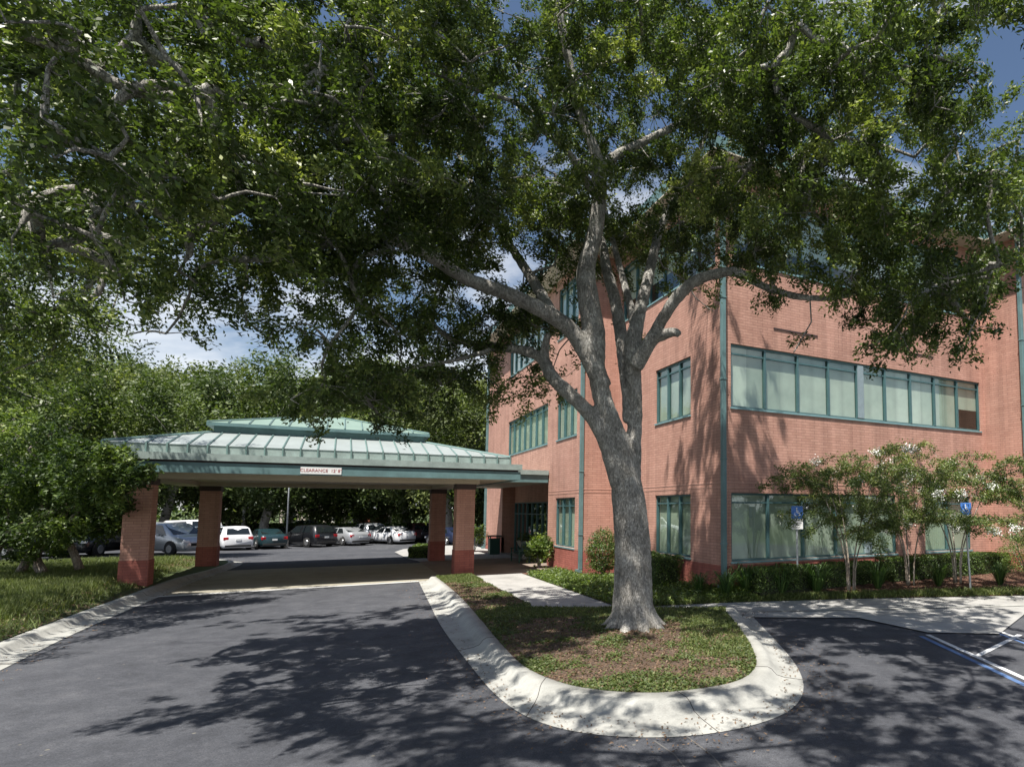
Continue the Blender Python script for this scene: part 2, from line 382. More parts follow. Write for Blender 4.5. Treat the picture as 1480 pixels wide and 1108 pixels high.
# kerb and gutter swept between an outer and an inner line
def kerb(name, outer, inner, flip=1):
    prof = [(0, .008), (.38, .022), (.55, .05), (.66, .13), (.74, .155), (1.0, .15), (1.02, .0)]
    b_ = MB(); n = len(prof)
    for o_, i_ in zip(outer, inner):
        for t, z in prof:
            p = o_.lerp(i_, t); b_.v.append((p.x, p.y, z))
    for i in range(len(outer)-1):
        for j in range(n-1):
            f = (i*n+j, (i+1)*n+j, (i+1)*n+j+1, i*n+j+1); b_.f.append(f[::flip])
    return tag(b_.build(name, M['kerb'], None, True), kind='structure')
def catmull(pts, k=6):
    out = []
    P = [pts[0]]+list(pts)+[pts[-1]]
    for i in range(1, len(P)-2):
        for j in range(k):
            t = j/k; a, b_, c, d = P[i-1], P[i], P[i+1], P[i+2]
            out.append(.5*((2*b_) + (c-a)*t + (2*a-5*b_+4*c-d)*t*t + (3*b_-a-3*c+d)*t**3))
    out.append(P[-2]); return out
isl_o = [W(2.5, 23.3), W(2.2, 18), W(2.0, 14.2), W(1.93, 10.6), W(1.95, 8.5), W(2.17, 7.3), W(2.68, 6.55), W(3.4, 6.12), W(4.2, 6.02), W(5.0, 6.25), W(5.75, 6.9), W(6.5, 8.0), W(7.35, 9.65), W(8.4, 11.8), W(8.75, 12.4)]
isl_i = [W(3.05, 23.3), W(2.95, 18), W(2.75, 14.2), W(2.55, 10.9), W(2.52, 9.4), W(2.7, 8.4), W(3.05, 7.75), W(3.6, 7.3), W(4.2, 7.16), W(4.8, 7.2), W(5.35, 7.55), W(5.9, 8.25), W(6.75, 9.85), W(7.75, 11.95), W(8.15, 12.6)]
IO, II = catmull(isl_o), catmull(isl_i)
kerb('island_kerb', IO, II, -1)
lk_o = [W(-4.45, b) for b in (4, 9, 13.6)] + [W(-4.5, 17.2), W(-4.35, 22.3), W(-4.2, 27)] + [W(-3.9, 30.5), W(-3.7, 34.5), W(-4.2, 36.5), W(-6.5, 38), W(-12, 38.3)]
lk_i = [W(-5.1, b) for b in (4, 9, 13.6)] + [W(-5.1, 17.2), W(-4.92, 22.3), W(-4.75, 27)] + [W(-4.25, 30.5), W(-4.15, 34.2), W(-4.8, 35.8), W(-6.7, 37.4), W(-12, 37.7)]
LO, LI = catmull(lk_o), catmull(lk_i)
kerb('left_kerb', LO, LI)
def kerb_joint(o_, i_):
    pr = [(0, .010), (.38, .024), (.55, .052), (.66, .132), (.74, .157), (1.0, .152)]
    tag(MB().tube([Vector((*o_.lerp(i_, t)[:2], z)) for t, z in pr], .0045, 4).build('kerb_joint', M['joint'], None), kind='structure')
M['joint'] = plain('joint_dirt', (.05, .045, .04), .95)
for k in (8, 16, 28, 45, 62, 74): kerb_joint(IO[k], II[k])
for k in (6, 13, 19, 25, 31): kerb_joint(LO[k], LI[k])

# island soil with a slight mound
def fillmesh(name, poly, zf, mat, step=.45):
    """triangulated interior of a polygon on a grid, height from zf"""
    from mathutils.geometry import delaunay_2d_cdt
    xs = [p[0] for p in poly]; ys_ = [p[1] for p in poly]
    pts = [Vector((p[0], p[1])) for p in poly]; n = len(pts)
    def inside(x, y):
        c = False; j = n-1
        for i in range(n):
            if (pts[i].y > y) != (pts[j].y > y) and x < (pts[j].x-pts[i].x)*(y-pts[i].y)/(pts[j].y-pts[i].y)+pts[i].x: c = not c
            j = i
        return c
    V = list(pts); x = min(xs)
    while x < max(xs):
        y = min(ys_)
        while y < max(ys_):
            if inside(x, y) and min((Vector((x, y))-q).length for q in pts) > step*.4: V.append(Vector((x, y)))
            y += step
        x += step
    r = delaunay_2d_cdt(V, [(i, (i+1) % n) for i in range(n)], [list(range(n))], 1, 1e-5)
    b_ = MB(); b_.v = [(v.x, v.y, zf(v.x, v.y)) for v in r[0]]; b_.f = [tuple(f) for f in r[2]]
    o = b_.build(name, mat, None, True)
    if o.data.polygons[0].normal.z < 0: o.data.flip_normals()
    return o, inside
TREE = Vector((-1.12, 12.1, 0))
isl_poly = [Vector((p.x, p.y)) for p in II] + [Vector((x, y)) for x, y in ((.84, 15.06), (-1.5, 15.07), (-3.85, 15.08))] + [Vector(W(4.25, 15.6)[:2]), Vector(W(4.25, 19)[:2]), Vector(W(4.25, 23.5)[:2])]
def isl_z(x, y):
    d = math.hypot(x-TREE.x, y-TREE.y)
    return .13 + .14*math.exp(-(d/1.6)**2)
o, in_isl = fillmesh('island_soil', isl_poly, isl_z, M['litter']); tag(o, kind='structure')
# left lawn
lawn_poly = [Vector(p[:2]) for p in LI[:-3]] + [Vector(W(-12, 37.6)[:2]), Vector((-37, 27.5)), Vector((-48, 12)), Vector((-30, 2)), Vector((-16, -4))]
def lawn_z(x, y):
    a, b_ = AB(x, y); return .15 + .22*smooth((-4.9-a)/1.2) if b_ < 34 else .15+.22*smooth((-4.9-a)/1.2)*smooth((37-b_)/3)
o, in_lawn = fillmesh('lawn', lawn_poly, lawn_z, M['lawn'], .9); tag(o, kind='structure')
# planting bed rising to the wall
bo = [W(6.2, 24.06), W(6.2, 19), W(6.2, 14.5), Vector((1.1, 16.6, 0)), Vector((4.5, 17.25, 0)), Vector((9.6, 17.9, 0)), Vector((18, 19.2, 0)), Vector((26, 20.5, 0))]
bi = [W(8.1, 24.5), W(8.1, 22.5), W(9.55, 21.5), W(9.5, 14.9), W(12, 14.8), W(17, 14.8), W(21.4, 14.8), W(30, 13.2)]
zi = [.06, .08, .15, .32, .34, .36, .36, .36]
b_ = MB(); K = 7
BO, BI = [], []
for i in range(len(bo)):
    for j in range(K):
        t = j/(K-1); p = bo[i].lerp(bi[i], t); b_.v.append((p.x, p.y, .045 + (zi[i]-.045)*t))
for i in range(len(bo)-1):
    for j in range(K-1):
        b_.f.append((i*K+j, (i+1)*K+j, (i+1)*K+j+1, i*K+j+1)[::-1])
o = b_.build('planting_bed', M['mulch']); tag(o, kind='structure')
if o.data.polygons[0].normal.z < 0: o.data.flip_normals()
def bedpt(s, t):      # s along the bed 0..7, t across 0..1
    i = min(int(s), len(bo)-2); f = s-i
    o_ = bo[i].lerp(bo[i+1], f); i_ = bi[i].lerp(bi[i+1], f); p = o_.lerp(i_, t)
    p.z = .045+((zi[i]*(1-f)+zi[i+1]*f)-.045)*t; return p

# parking lines
def strip(name, p, q, w, z, mat):
    p = Vector((p[0], p[1], z)); q = Vector((q[0], q[1], z)); d = (q-p).normalized(); nn = Vector((-d.y, d.x, 0))*w/2
    o = MB().quad(p-nn, q-nn, q+nn, p+nn).build(name, mat); return tag(o, kind='structure')
def pline(name, a, b_, w, z, m_): strip(name, G(*a), G(*b_), w, z, m_)
M['roadwhite'] = concrete('worn_white_line', (.62, .63, .64), .45)
M['roadblue'] = concrete('worn_blue_line', (.10, .18, .36), .4)
pline('parking_line', (1341, 917), (1500, 989), .10, .006, M['roadwhite'])
pline('parking_line', (1331, 919), (1486, 992), .10, .005, M['roadblue'])
pline('parking_line', (1412, 948), (1474, 917), .10, .007, M['roadwhite'])
pline('parking_line', (1447, 913), (1520, 940), .09, .008, M['roadwhite'])
pline('parking_line', (1443, 915), (1516, 943), .07, .006, M['roadblue'])
# sealed cracks in the foreground asphalt
M['crack'] = concrete('crack_line', (.13, .125, .12), .5)
for pp in ([(945, 1070), (975, 1090), (1002, 1125)], [(985, 1058), (1030, 1092), (1060, 1130)]):
    for k in range(len(pp)-1): pline('pavement_crack', pp[k], pp[k+1], .018, .005, M['crack'])
sheet('manhole_patch', [G(1240, 988), G(1262, 992), G(1256, 1003), G(1236, 999)], .005, M['crack'])

# ------------------------------------------------------------------ clinic building
BLD = empty('clinic_building', (0, 0, 0), ANG, 'three storey salmon brick office building with teal windows and downspouts behind the large oak', 'building')
def wpt(kind, c, t, z, d):
    return (c+d, t, z) if kind == 'A' else (t, c+d, z)
def wall(name, kind, c, t0, t1, z0, z1, holes, mat, depth=.16, parent=None):
    ts = sorted({t0, t1, *[h[0] for h in holes if t0 < h[0] < t1], *[h[1] for h in holes if t0 < h[1] < t1]})
    zs = sorted({z0, z1, *[h[2] for h in holes if z0 < h[2] < z1], *[h[3] for h in holes if z0 < h[3] < z1]})
    b_ = MB()
    for i in range(len(ts)-1):
        for j in range(len(zs)-1):
            tm, zm = (ts[i]+ts[i+1])/2, (zs[j]+zs[j+1])/2
            if any(h[0] < tm < h[1] and h[2] < zm < h[3] for h in holes): continue
            q = [wpt(kind, c, ts[i], zs[j], 0), wpt(kind, c, ts[i+1], zs[j], 0), wpt(kind, c, ts[i+1], zs[j+1], 0), wpt(kind, c, ts[i], zs[j+1], 0)]
            if kind == 'A': q = q[::-1]
            b_.quad(*q)
    for h in holes:
        a0, a1, h0, h1 = max(h[0], t0), min(h[1], t1), max(h[2], z0), min(h[3], z1)
        if a1 <= a0 or h1 <= h0: continue
        f = lambda t, z, d: wpt(kind, c, t, z, d)
        b_.quad(f(a0, h0, 0), f(a0, h0, depth), f(a0, h1, depth), f(a0, h1, 0))
        b_.quad(f(a1, h0, 0), f(a1, h1, 0), f(a1, h1, depth), f(a1, h0, depth))
        if h1 == h[3]: b_.quad(f(a0, h1, 0), f(a0, h1, depth), f(a1, h1, depth), f(a1, h1, 0))
        if h0 == h[2]: b_.quad(f(a0, h0, 0), f(a1, h0, 0), f(a1, h0, depth), f(a0, h0, depth))
    return b_.build(name, mat, parent or BLD)
def wbox(b_, kind, c, t0, t1, z0, z1, d0, d1):
    if kind == 'A': b_.box(c+d0, c+d1, t0, t1, z0, z1)
    else: b_.box(t0, t1, c+d0, c+d1, z0, z1)
def window(kind, c, t0, t1, z0, z1, edges, transom=.24, blind='blind', heights=None, pil=None, label=None):
    fr = MB(); fw = .05
    D0, D1 = .07, .14
    wbox(fr, kind, c, t0, t1, z0, z0+.06, D0, D1); wbox(fr, kind, c, t0, t1, z1-.06, z1, D0, D1)
    for e in [t0]+list(edges)+[t1]:
        w_ = fw if e in (t0, t1) else .035
        a0 = max(t0, e-w_); a1 = min(t1, e+w_)
        wbox(fr, kind, c, a0, a1, z0+.06, z1-.06, D0-.025, D1)
    if transom:
        es = [t0]+list(edges)+[t1]
        for i in range(len(es)-1): wbox(fr, kind, c, es[i]+.05, es[i+1]-.05, z1-.06-transom, z1-.06-transom+.045, D0, D1-.004)
    f = fr.build('window', M['frame'], BLD)
    if label: f['label'] = label
    pn = MB(); f_ = lambda t, z, d: wpt(kind, c, t, z, d)
    q = [f_(t0+.01, z0+.01, .105), f_(t1-.01, z0+.01, .105), f_(t1-.01, z1-.01, .105), f_(t0+.01, z1-.01, .105)]
    pn.quad(*(q if kind == 'R' else q[::-1])); pn.build('pane', M['glass'], f)
    bl = MB(); es = [t0]+list(edges)+[t1]
    for i in range(len(es)-1):
        h = (heights[i] if heights else 0.02)
        if h >= 1: continue
        zb = z0+(z1-z0)*h
        wbox(bl, kind, c, es[i]+.015, es[i+1]-.015, zb, z1-.02, .17, .18)
    if bl.v: bl.build('blind', M[blind], f)
    s_ = MB(); wbox(s_, kind, c, t0-.03, t1+.03, z0-.055, z0-.002, -.035, .15); s_.build('sill', M['sill'], f)
    if pil:
        p_ = MB(); wbox(p_, kind, c, pil-.13, pil+.13, z0+.06, z1-.06, .02, .15); p_.build('pilaster', M['pilaster'], f)
    # dim room behind
    return f
def even(t0, t1, n): return [t0+(t1-t0)*i/n for i in range(1, n)]
aL, bR = 9.5, 14.8
Z1a, Z1b, Z2a, Z2b, Z3a, Z3b = 1.0, 2.96, 5.45, 7.33, 9.85, 12.1
ZE = 12.55
# R facade (faces the lot), windows
R2 = (9.78, 21.2); Rg = (9.77, 16.48); Rg2 = (17.9, 20.4)
holesR = [(*R2, Z2a, Z2b), (*Rg, Z1a, Z1b), (*Rg2, Z1a, Z1b), (9.9, 20.4, Z3a, Z3b)]
wall('wall', 'R', bR, aL, 21.45, .9, ZE, holesR, M['brick'])
wall('base_course', 'R', bR-.012, aL-.012, 21.438, -.3, .9, [], M['brick_red'])
window('R', bR, *R2, Z2a, Z2b, [11.05, 12.32, 13.59, 14.86, 16.16, 17.43, 18.68, 19.95], pil=14.98, blind='blind', heights=[.02]*8+[.42], label='wide second floor window with one blind half raised')
window('R', bR, *Rg, Z1a, Z1b, [11.12, 12.46, 13.8, 15.14], pil=15.2, blind='blind')
window('R', bR, *Rg2, Z1a, Z1b, [19.15], blind='vblind', heights=[.02, .02])
window('R', bR, 9.9, 20.4, Z3a, Z3b, even(9.9, 20.4, 8), blind='blind', heights=[.3]*8)
# B facade
B1 = (16.68, 19.15)
holesB = [(*B1, Z1a, Z1b), (*B1, Z2a, Z2b), (15.2, 22.1, Z3a, Z3b)]
wall('wall', 'A', aL, 14.8, 22.5, .9, ZE, holesB, M['brick'])
wall('base_course', 'A', aL-.012, 14.788, 22.488, -.3, .9, [], M['brick_red'])
window('A', aL, *B1, Z1a, Z1b, even(*B1, 3), blind='vblind', heights=[.02, .02, .02])
window('A', aL, *B1, Z2a, Z2b, even(*B1, 3), blind='blind')
window('A', aL, 15.2, 22.1, Z3a, Z3b, even(15.2, 22.1, 6), blind='blind', heights=[.35]*6)
# return wall between B and A
wall('wall', 'R', 22.5, 8.1, aL, .9, ZE, [], M['brick']); wall('base_course', 'R', 22.488, 8.088, aL-.012, -.3, .9, [], M['brick_red'])
# A facade with entrance opening
A2 = (27.3, 34.85); A2s = (23.35, 25.95); A1 = (23.45, 25.95); ENT = (27.05, 35.9)
holesA = [(*A2, Z2a, Z2b), (*A2s, Z2a, Z2b), (*A1, .95, Z1b), (*ENT, -.3, 3.75), (*A2, Z3a, Z3b), (*A2s, Z3a, Z3b)]
wall('wall', 'A', 8.1, 22.5, 40.3, .9, ZE, holesA, M['brick'])
wall('base_course', 'A', 8.088, 22.488, ENT[0], -.3, .9, [], M['brick_red']); wall('base_course', 'A', 8.088, ENT[1], 40.3, -.3, .9, [], M['brick_red'])
window('A', 8.1, *A2, Z2a, Z2b, even(*A2, 7), transom=.22, blind='blind')
window('A', 8.1, *A2s, Z2a, Z2b, even(*A2s, 3), transom=.22, blind='blind')
window('A', 8.1, *A1, .95, Z1b, even(*A1, 3), transom=.3, blind='vblind')
window('A', 8.1, *A2, Z3a, Z3b, even(*A2, 7), transom=.22); window('A', 8.1, *A2s, Z3a, Z3b, even(*A2s, 3), transom=.22)
# entrance recess
b_ = MB(); b_.box(8.26, 8.8, 26.9, 27.05, -.3, 3.75); b_.box(8.26, 8.8, 35.9, 36.05, -.3, 3.75); b_.box(8.8, 8.95, 26.9, 36.05, 2.85, 3.75)
b_.build('entrance_wall', M['brick'], BLD)
MB().box(8.1, 8.95, 26.9, 36.05, 3.752, 3.85).build('entrance_ceiling', M['soffit'], BLD)
ef = MB(); es = [27.05, 27.9, 28.75, 29.6, 30.45, 31.4, 32.35, 33.3, 34.2, 35.05, 35.9]
for e in es: ef.box(8.8, 8.92, max(27.05, e-.04), min(35.9, e+.04), .03, 2.79)
ef.box(8.8, 8.92, 27.05, 35.9, 2.79, 2.85); ef.box(8.81, 8.91, 27.05, 35.9, 2.2, 2.26); ef.box(8.81, 8.91, 27.05, 35.9, .03, .15)
EF = ef.build('entrance_door', M['frame'], BLD)
MB().quad((8.86, 27.05, .03), (8.86, 27.05, 2.8), (8.86, 35.9, 2.8), (8.86, 35.9, .03)).build('door_glass', M['doorglass'], EF)
h_ = MB()
for e in (31.3, 31.5): h_.tube([(8.77, e, .9), (8.74, e, .95), (8.74, e, 1.3), (8.77, e, 1.35)], .015, 6)
h_.build('handle', M['greymetal'], EF)
# far end, rear and wing walls
wall('wall', 'A', 21.45, 13.2, 14.8, .9, ZE, [], M['brick']); wall('base_course', 'A', 21.438, 13.188, 14.788, -.3, .9, [], M['brick_red'])
wall('wall', 'R', 13.2, 21.45, 40, .9, ZE, [(23, 34, Z1a, Z1b), (23, 34, Z2a, Z2b), (23, 34, Z3a, Z3b)], M['brick']); wall('base_course', 'R', 13.188, 21.438, 40, -.3, .9, [], M['brick_red'])
for z0, z1 in ((Z1a, Z1b), (Z2a, Z2b), (Z3a, Z3b)): window('R', 13.2, 23, 34, z0, z1, even(23, 34, 8))
b_ = MB(); b_.box(8.101, 40, 40.3, 40.45, -.3, ZE); b_.box(40, 40.15, 13.2, 40.45, -.3, ZE)
b_.build('rear_wall', M['brick'], BLD)
# floors and core keep the rooms dim
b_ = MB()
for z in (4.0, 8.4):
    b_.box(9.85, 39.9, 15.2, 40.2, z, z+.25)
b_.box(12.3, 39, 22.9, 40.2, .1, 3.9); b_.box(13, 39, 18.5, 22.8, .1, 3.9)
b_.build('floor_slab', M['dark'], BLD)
M['belt'] = plain('belt_brick', (.50, .29, .23), .85)
# belt courses: pairs of slim projecting brick lines
b_ = MB()
for z in (3.12, 3.24):
    segs = [('R', bR, aL-.02, 21.43), ('A', aL, 14.78, 22.478), ('R', 22.5, 8.08, aL-.02), ('A', 8.1, 22.478, 27.0 if z < 4 else 40.3), ('R', 13.2, 21.43, 40), ('A', 21.45, 13.2, 14.78)]
    for kd, c, t0, t1 in segs: wbox(b_, kd, c, t0, t1, z, z+.03, -.008, .02)
b_.build('belt_course', M['belt'], BLD)
# slim relief lines in the R wall
for t0, t1 in ((11.35, 13.1), (17.2, 18.6)):
    b_ = MB(); wbox(b_, 'R', bR, t0, t1, 7.98, 8.03, -.02, .02); b_.build('relief_strip', M['brown'], BLD)
# downspouts
for (x, y, zb) in ((9.47, 14.73, .2), (8.02, 22.52, .05), (8.03, 40.2, 0), (21.36, 13.15, .3)):
    b_ = MB(); b_.box(x-.07, x+.07, y-.06, y+.06, zb+.18, ZE-.1)
    b_.box(x-.07-.12, x+.07, y-.055, y+.055, zb+.04, zb+.18)
    for z in (1.5, 3.9, 6.2, 8.6, 11): b_.box(x-.085, x+.085, y-.075, y+.075, z, z+.04)
    b_.build('downspout', M['teal'], BLD, bevel=.01)
# eaves and hip roof
b_ = MB()
eo = [(7.3, 41.1), (7.3, 21.7), (8.7, 21.7), (8.7, 14.0), (20.7, 14.0), (20.7, 12.4), (41, 12.4), (41, 41.1)]
b_.prism(eo[::-1], ZE, ZE+.04); b_.build('eave_soffit', M['soffit'], BLD)
b_ = MB(); b_.prism(eo[::-1], ZE+.04, ZE+.42); b_.build('eave_fascia', M['teal'], BLD)
rf = MB()
def slope(p, q, p2, q2): rf.quad(p, q, q2, p2)
zt, zr = ZE+.42, ZE+3.6
rf.quad((8.7, 14.0, zt), (41, 14.0, zt), (33, 24, zr), (17, 24, zr)); rf.quad((41, 14, zt), (41, 41.1, zt), (33, 32, zr), (33, 24, zr))
rf.quad((7.3, 41.1, zt), (7.3, 21.7, zt), (17, 24, zr), (17, 32, zr)); rf.quad((41, 41.1, zt), (7.3, 41.1, zt), (17, 32, zr), (33, 32, zr))
rf.quad((7.3, 21.7, zt), (8.7, 21.7, zt), (8.7, 14, zt), (17, 24, zr)); rf.quad((17, 24, zr), (33, 24, zr), (33, 32, zr), (17, 32, zr))
rf.quad((20.7, 12.4, zt), (41, 12.4, zt), (41, 14.02, zt+.5), (20.7, 14.02, zt+.5))
rfo = rf.build('roof', M['green_upper'], BLD)
b_ = MB()
for i in range(40):
    x = 9.2+i*.6
    if x < 40: 
        t = min(1, max(0, (x-8.7)/8.3)) if x < 17 else (1 if x < 33 else (41-x)/8)
        b_.tube([(x, 14.0, zt+.02), (x, 14+10*t, zt+(zr-zt)*t+.02)], .025, 4)
b_.build('roof_seam', M['seam'], rfo)

# ------------------------------------------------------------------ canopy (porte cochere)
CAN = empty('entrance_canopy', (0, 0, 0), ANG, 'drive-through entrance canopy with green seamed metal hip roof on four brick columns', 'canopy')
a0, a1, b0, b1 = -6.2, 5.85, 22.85, 34.3
ring = lambda e, z0, z1, mb: (mb.box(a0+e, a1-e, b0+e, b0+e+.12, z0, z1), mb.box(a0+e, a1-e, b1-e-.12, b1-e, z0, z1), mb.box(a0+e, a0+e+.12, b0+e+.12, b1-e-.12, z0, z1), mb.box(a1-e-.12, a1-e, b0+e+.12, b1-e-.12, z0, z1))
f1 = MB(); ring(.05, 3.56, 3.86, f1); f1.build('fascia', M['teal'], CAN)
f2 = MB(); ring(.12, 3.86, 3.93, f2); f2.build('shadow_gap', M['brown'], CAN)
f3 = MB(); ring(0, 3.92, 4.13, f3); f3.box(a0+.1, a1-.1, b0+.1, b1-.1, 4.06, 4.12); f3.build('gutter', M['teal_light'], CAN)
f4 = MB(); e = .38; ring(e, 4.12, 4.40, f4); f4.build('roof_apron', M['teal_light'], CAN)
sf = MB(); sf.box(a0+.17, a1-.17, b0+.17, b1-.17, 3.60, 3.66); sf.build('soffit', M['soffit'], CAN)
bm_ = MB()
for y in (24.5, 31.9): bm_.box(-5.75, 4.65, y, y+.8, 3.44, 3.60)
for x in (-5.75, 3.85): bm_.box(x, x+.8, 25.3, 31.9, 3.44, 3.598)
bm_.build('beam', M['soffit'], CAN)
ua0, ua1, ub0, ub1 = -3.75, 2.8, 25.75, 31.4
rz = 4.40; rt = 5.05
def seamed(name, quads, nseams, parent, mat=M['green_roof']):
    r_ = MB(); s_ = MB()
    for (p, q, q2, p2) in quads:
        r_.quad(p, q, q2, p2)
    ro = r_.build(name, mat, parent)
    return ro
A_, B_, C_, D_ = (a0+e-.02, b0+e-.02, rz), (a1-e+.02, b0+e-.02, rz), (a1-e+.02, b1-e+.02, rz), (a0+e-.02, b1-e+.02, rz)
E_, F_, G_, H_ = (ua0, ub0, rt), (ua1, ub0, rt), (ua1, ub1, rt), (ua0, ub1, rt)
lr = seamed('roof', [(A_, B_, F_, E_), (B_, C_, G_, F_), (C_, D_, H_, G_), (D_, A_, E_, H_)], 0, CAN)
sm = MB()
def seams(P0, P1, Q0, Q1, n, apron=None):
    """ribs square to the eave P0-P1, rising to the upper edge or the hip"""
    P0, P1, Q0, Q1 = map(Vector, (P0, P1, Q0, Q1)); L = (P1-P0).length; u = (P1-P0)/L
    s0 = (Q0-P0).dot(u); s1 = (Q1-P0).dot(u)
    for i in range(n+1):
        s = L*i/n; base = P0+u*s
        if s < s0: t = s/s0
        elif s > s1: t = (L-s)/(L-s1)
        else: t = 1
        perp = (Q0-P0)-u*s0
        top = base + perp*t + Vector((0, 0, 0))
        if t > .02: sm.tube([base+Vector((0, 0, .02)), top+Vector((0, 0, .02))], .028, 4)
        if apron:
            nx = -perp.normalized(); nx.z = 0; nx.normalize()
            bp = base + nx*.015
            sm.box(bp.x-.02, bp.x+.02, bp.y-.02, bp.y+.02, 4.125, rz+.03)
seams(A_, B_, E_, F_, 24, 1); seams(B_, C_, F_, G_, 21, 1); seams(C_, D_, G_, H_, 24, 1); seams(D_, A_, H_, E_, 21, 1)
sm.build('roof_seam', M['seam'], lr)
ub = MB(); ub.box(ua0+.02, ua1-.02, ub0+.02, ub1-.02, rt-.5, rt+.22); ub.build('clerestory', M['teal'], CAN)
ug = MB(); ug.box(ua0-.16, ua1+.16, ub0-.16, ub1+.16, rt+.22, rt+.33); ug.build('upper_gutter', M['teal'], CAN)
sm = MB(); zt2 = rt+.33; pk1, pk2 = (-.9, 28.55, 6.15), (-.05, 28.55, 6.15)
U0, U1, U2, U3 = (ua0-.14, ub0-.14, zt2), (ua1+.14, ub0-.14, zt2), (ua1+.14, ub1+.14, zt2), (ua0-.14, ub1+.14, zt2)
ur = seamed('upper_roof', [(U0, U1, pk2, pk1), (U2, U3, pk1, pk2)], 0, CAN, M['green_upper'])
b_ = MB(); b_.quad(U1, U2, pk2); b_.quad(U3, U0, pk1); b_.build('roof_hip', M['green_upper'], ur)
seams(U0, U1, pk1, pk2, 12); seams(U2, U3, pk2, pk1, 12)
for i in range(1, 12):
    for (P0, P1, pk) in ((U1, U2, pk2), (U3, U0, pk1)):
        P0_, P1_ = Vector(P0), Vector(P1); base = P0_.lerp(P1_, i/12); t = 1-abs(i/12-.5)*2
        top = base + (Vector(pk)-P0_.lerp(P1_, .5))*t
        if t > .02: sm.tube([base+Vector((0, 0, .02)), top+Vector((0, 0, .02))], .022, 4)
for c_, pk in ((U0, pk1), (U1, pk2), (U2, pk2), (U3, pk1)): sm.tube([Vector(c_)+Vector((0, 0, .02)), Vector(pk)+Vector((0, 0, .02))], .035, 5)
sm.build('roof_seam', M['seam'], ur)
for p, q in ((A_, E_), (B_, F_), (C_, G_), (D_, H_)): MB().tube([Vector(p)+Vector((0, 0, .02)), Vector(q)+Vector((0, 0, .02))], .045, 6).build('hip_cap', M['seam'], CAN)
for (x, y, gz) in ((3.87, 24.62, 0), (3.87, 31.95, 0), (-5.62, 24.62, .2), (-4.95, 31.95, .2)):
    c_ = MB().box(x, x+.66, y, y+.66, .95, 3.44).build('column', M['brick'], CAN)
    MB().box(x-.018, x+.678, y-.018, y+.678, -.2, .95).build('column_base', M['brick_red'], c_)
    MB().box(x-.03, x+.69, y-.03, y+.69, 3.24, 3.438).build('column_cap', M['brown'], c_)
# link roof to the building
for y in (27.0, 35.98): MB().box(5.9, 8.06, y, y+.12, 3.66, 4.0).build('link_fascia', M['teal'], CAN)
lkg = MB(); lkg.box(5.87, 8.07, 26.93, 36.17, 4.0, 4.2); lkg.build('link_roof', M['teal_light'], CAN)
MB().box(5.9, 8.06, 27.13, 35.97, 3.68, 3.72).build('link_soffit', M['soffit'], CAN)

def text_mesh(name, s, size, mat, parent, M4, extrude=.002):
    cu = bpy.data.curves.new(name, 'FONT'); cu.body = s; cu.size = size; cu.align_x = 'CENTER'; cu.align_y = 'CENTER'; cu.extrude = extrude
    to = bpy.data.objects.new(name+'_tmp', cu); COL.objects.link(to)
    me = bpy.data.meshes.new_from_object(to); bpy.data.objects.remove(to); me.name = name
    me.transform(M4); me.materials.clear(); me.materials.append(mat)
    o = bpy.data.objects.new(name, me); COL.objects.link(o); o.parent = parent; return o
CLR = empty('clearance_sign', W(-.52, b0+.05, 3.60), ANG, 'small white clearance height sign with red lettering on the canopy fascia', 'sign')
MB().box(-.56, .56, -.02, 0, 0, .22).build('panel', M['white'], CLR)
text_mesh('lettering', "CLEARANCE  12' 8\"", .135, M['red'], CLR, Matrix.Translation((0, -.023, .11)) @ Matrix.Rotation(R(90), 4, 'X'))

# ------------------------------------------------------------------ signs for the accessible bays
def access_sign(px, py, label, lean=0.0, h=2.42):
    p = G(px, py, .12)
    t = empty('parking_sign', p, ANG-R(22), label, 'sign', 'accessible parking signs')
    MB().tube([(0, 0, -.1), (lean, 0, h)], .03, 8).build('post', M['greymetal'], t)
    x = lean*.9
    MB().box(x-.17, x+.17, -.05, -.032, h-.32, h+.04).build('blue_plate', M['blue'], t, bevel=.012)
    MB().box(x-.17, x+.17, -.049, -.033, h-.62, h-.325).build('white_plate', M['white'], t, bevel=.012)
    s = MB(); ox, oz = x, h-.14     # wheelchair figure
    def disc(cx, cz, r, k=12): s.quad(*[(cx+r*math.cos(2*math.pi*j/k), -.053, cz+r*math.sin(2*math.pi*j/k)) for j in range(k)][::-1])
    def bar(x0, z0, x1, z1, w):
        d = Vector((x1-x0, 0, z1-z0)).normalized(); n_ = Vector((-d.z, 0, d.x))*w/2; p0 = Vector((x0, -.053, z0)); p1 = Vector((x1, -.053, z1)); s.quad(p0-n_, p1-n_, p1+n_, p0+n_)
    disc(ox-.015, oz+.115, .022); bar(ox-.015, oz+.085, ox-.005, oz-.01, .028); bar(ox-.005, oz-.01, ox+.06, oz-.015, .024); bar(ox+.055, oz-.01, ox+.085, oz-.09, .022); bar(ox-.01, oz+.045, ox+.045, oz+.04, .016)
    for j in range(14):
        t0 = R(140+j*17); t1 = R(140+(j+1)*17); bar(ox-.005+.07*math.cos(t0), oz-.045+.07*math.sin(t0), ox-.005+.07*math.cos(t1), oz-.045+.07*math.sin(t1), .016)
    s.build('symbol', M['white'], t)
    tx = None
    for i, l in enumerate(('PARKING BY', 'DISABLED', 'PERMIT', 'ONLY')):
        text_mesh('lettering', l, .058, M['ink'], t, Matrix.Translation((x, -.052, h-.375-i*.064)) @ Matrix.Rotation(R(90), 4, 'X'))
    return t
access_sign(1153, 857, 'blue accessible parking sign with permit plate, standing before the large ground floor window')
access_sign(1403, 852, 'blue accessible parking sign on a slightly leaning post, partly hidden by the flowering tree', -.10, 2.52)

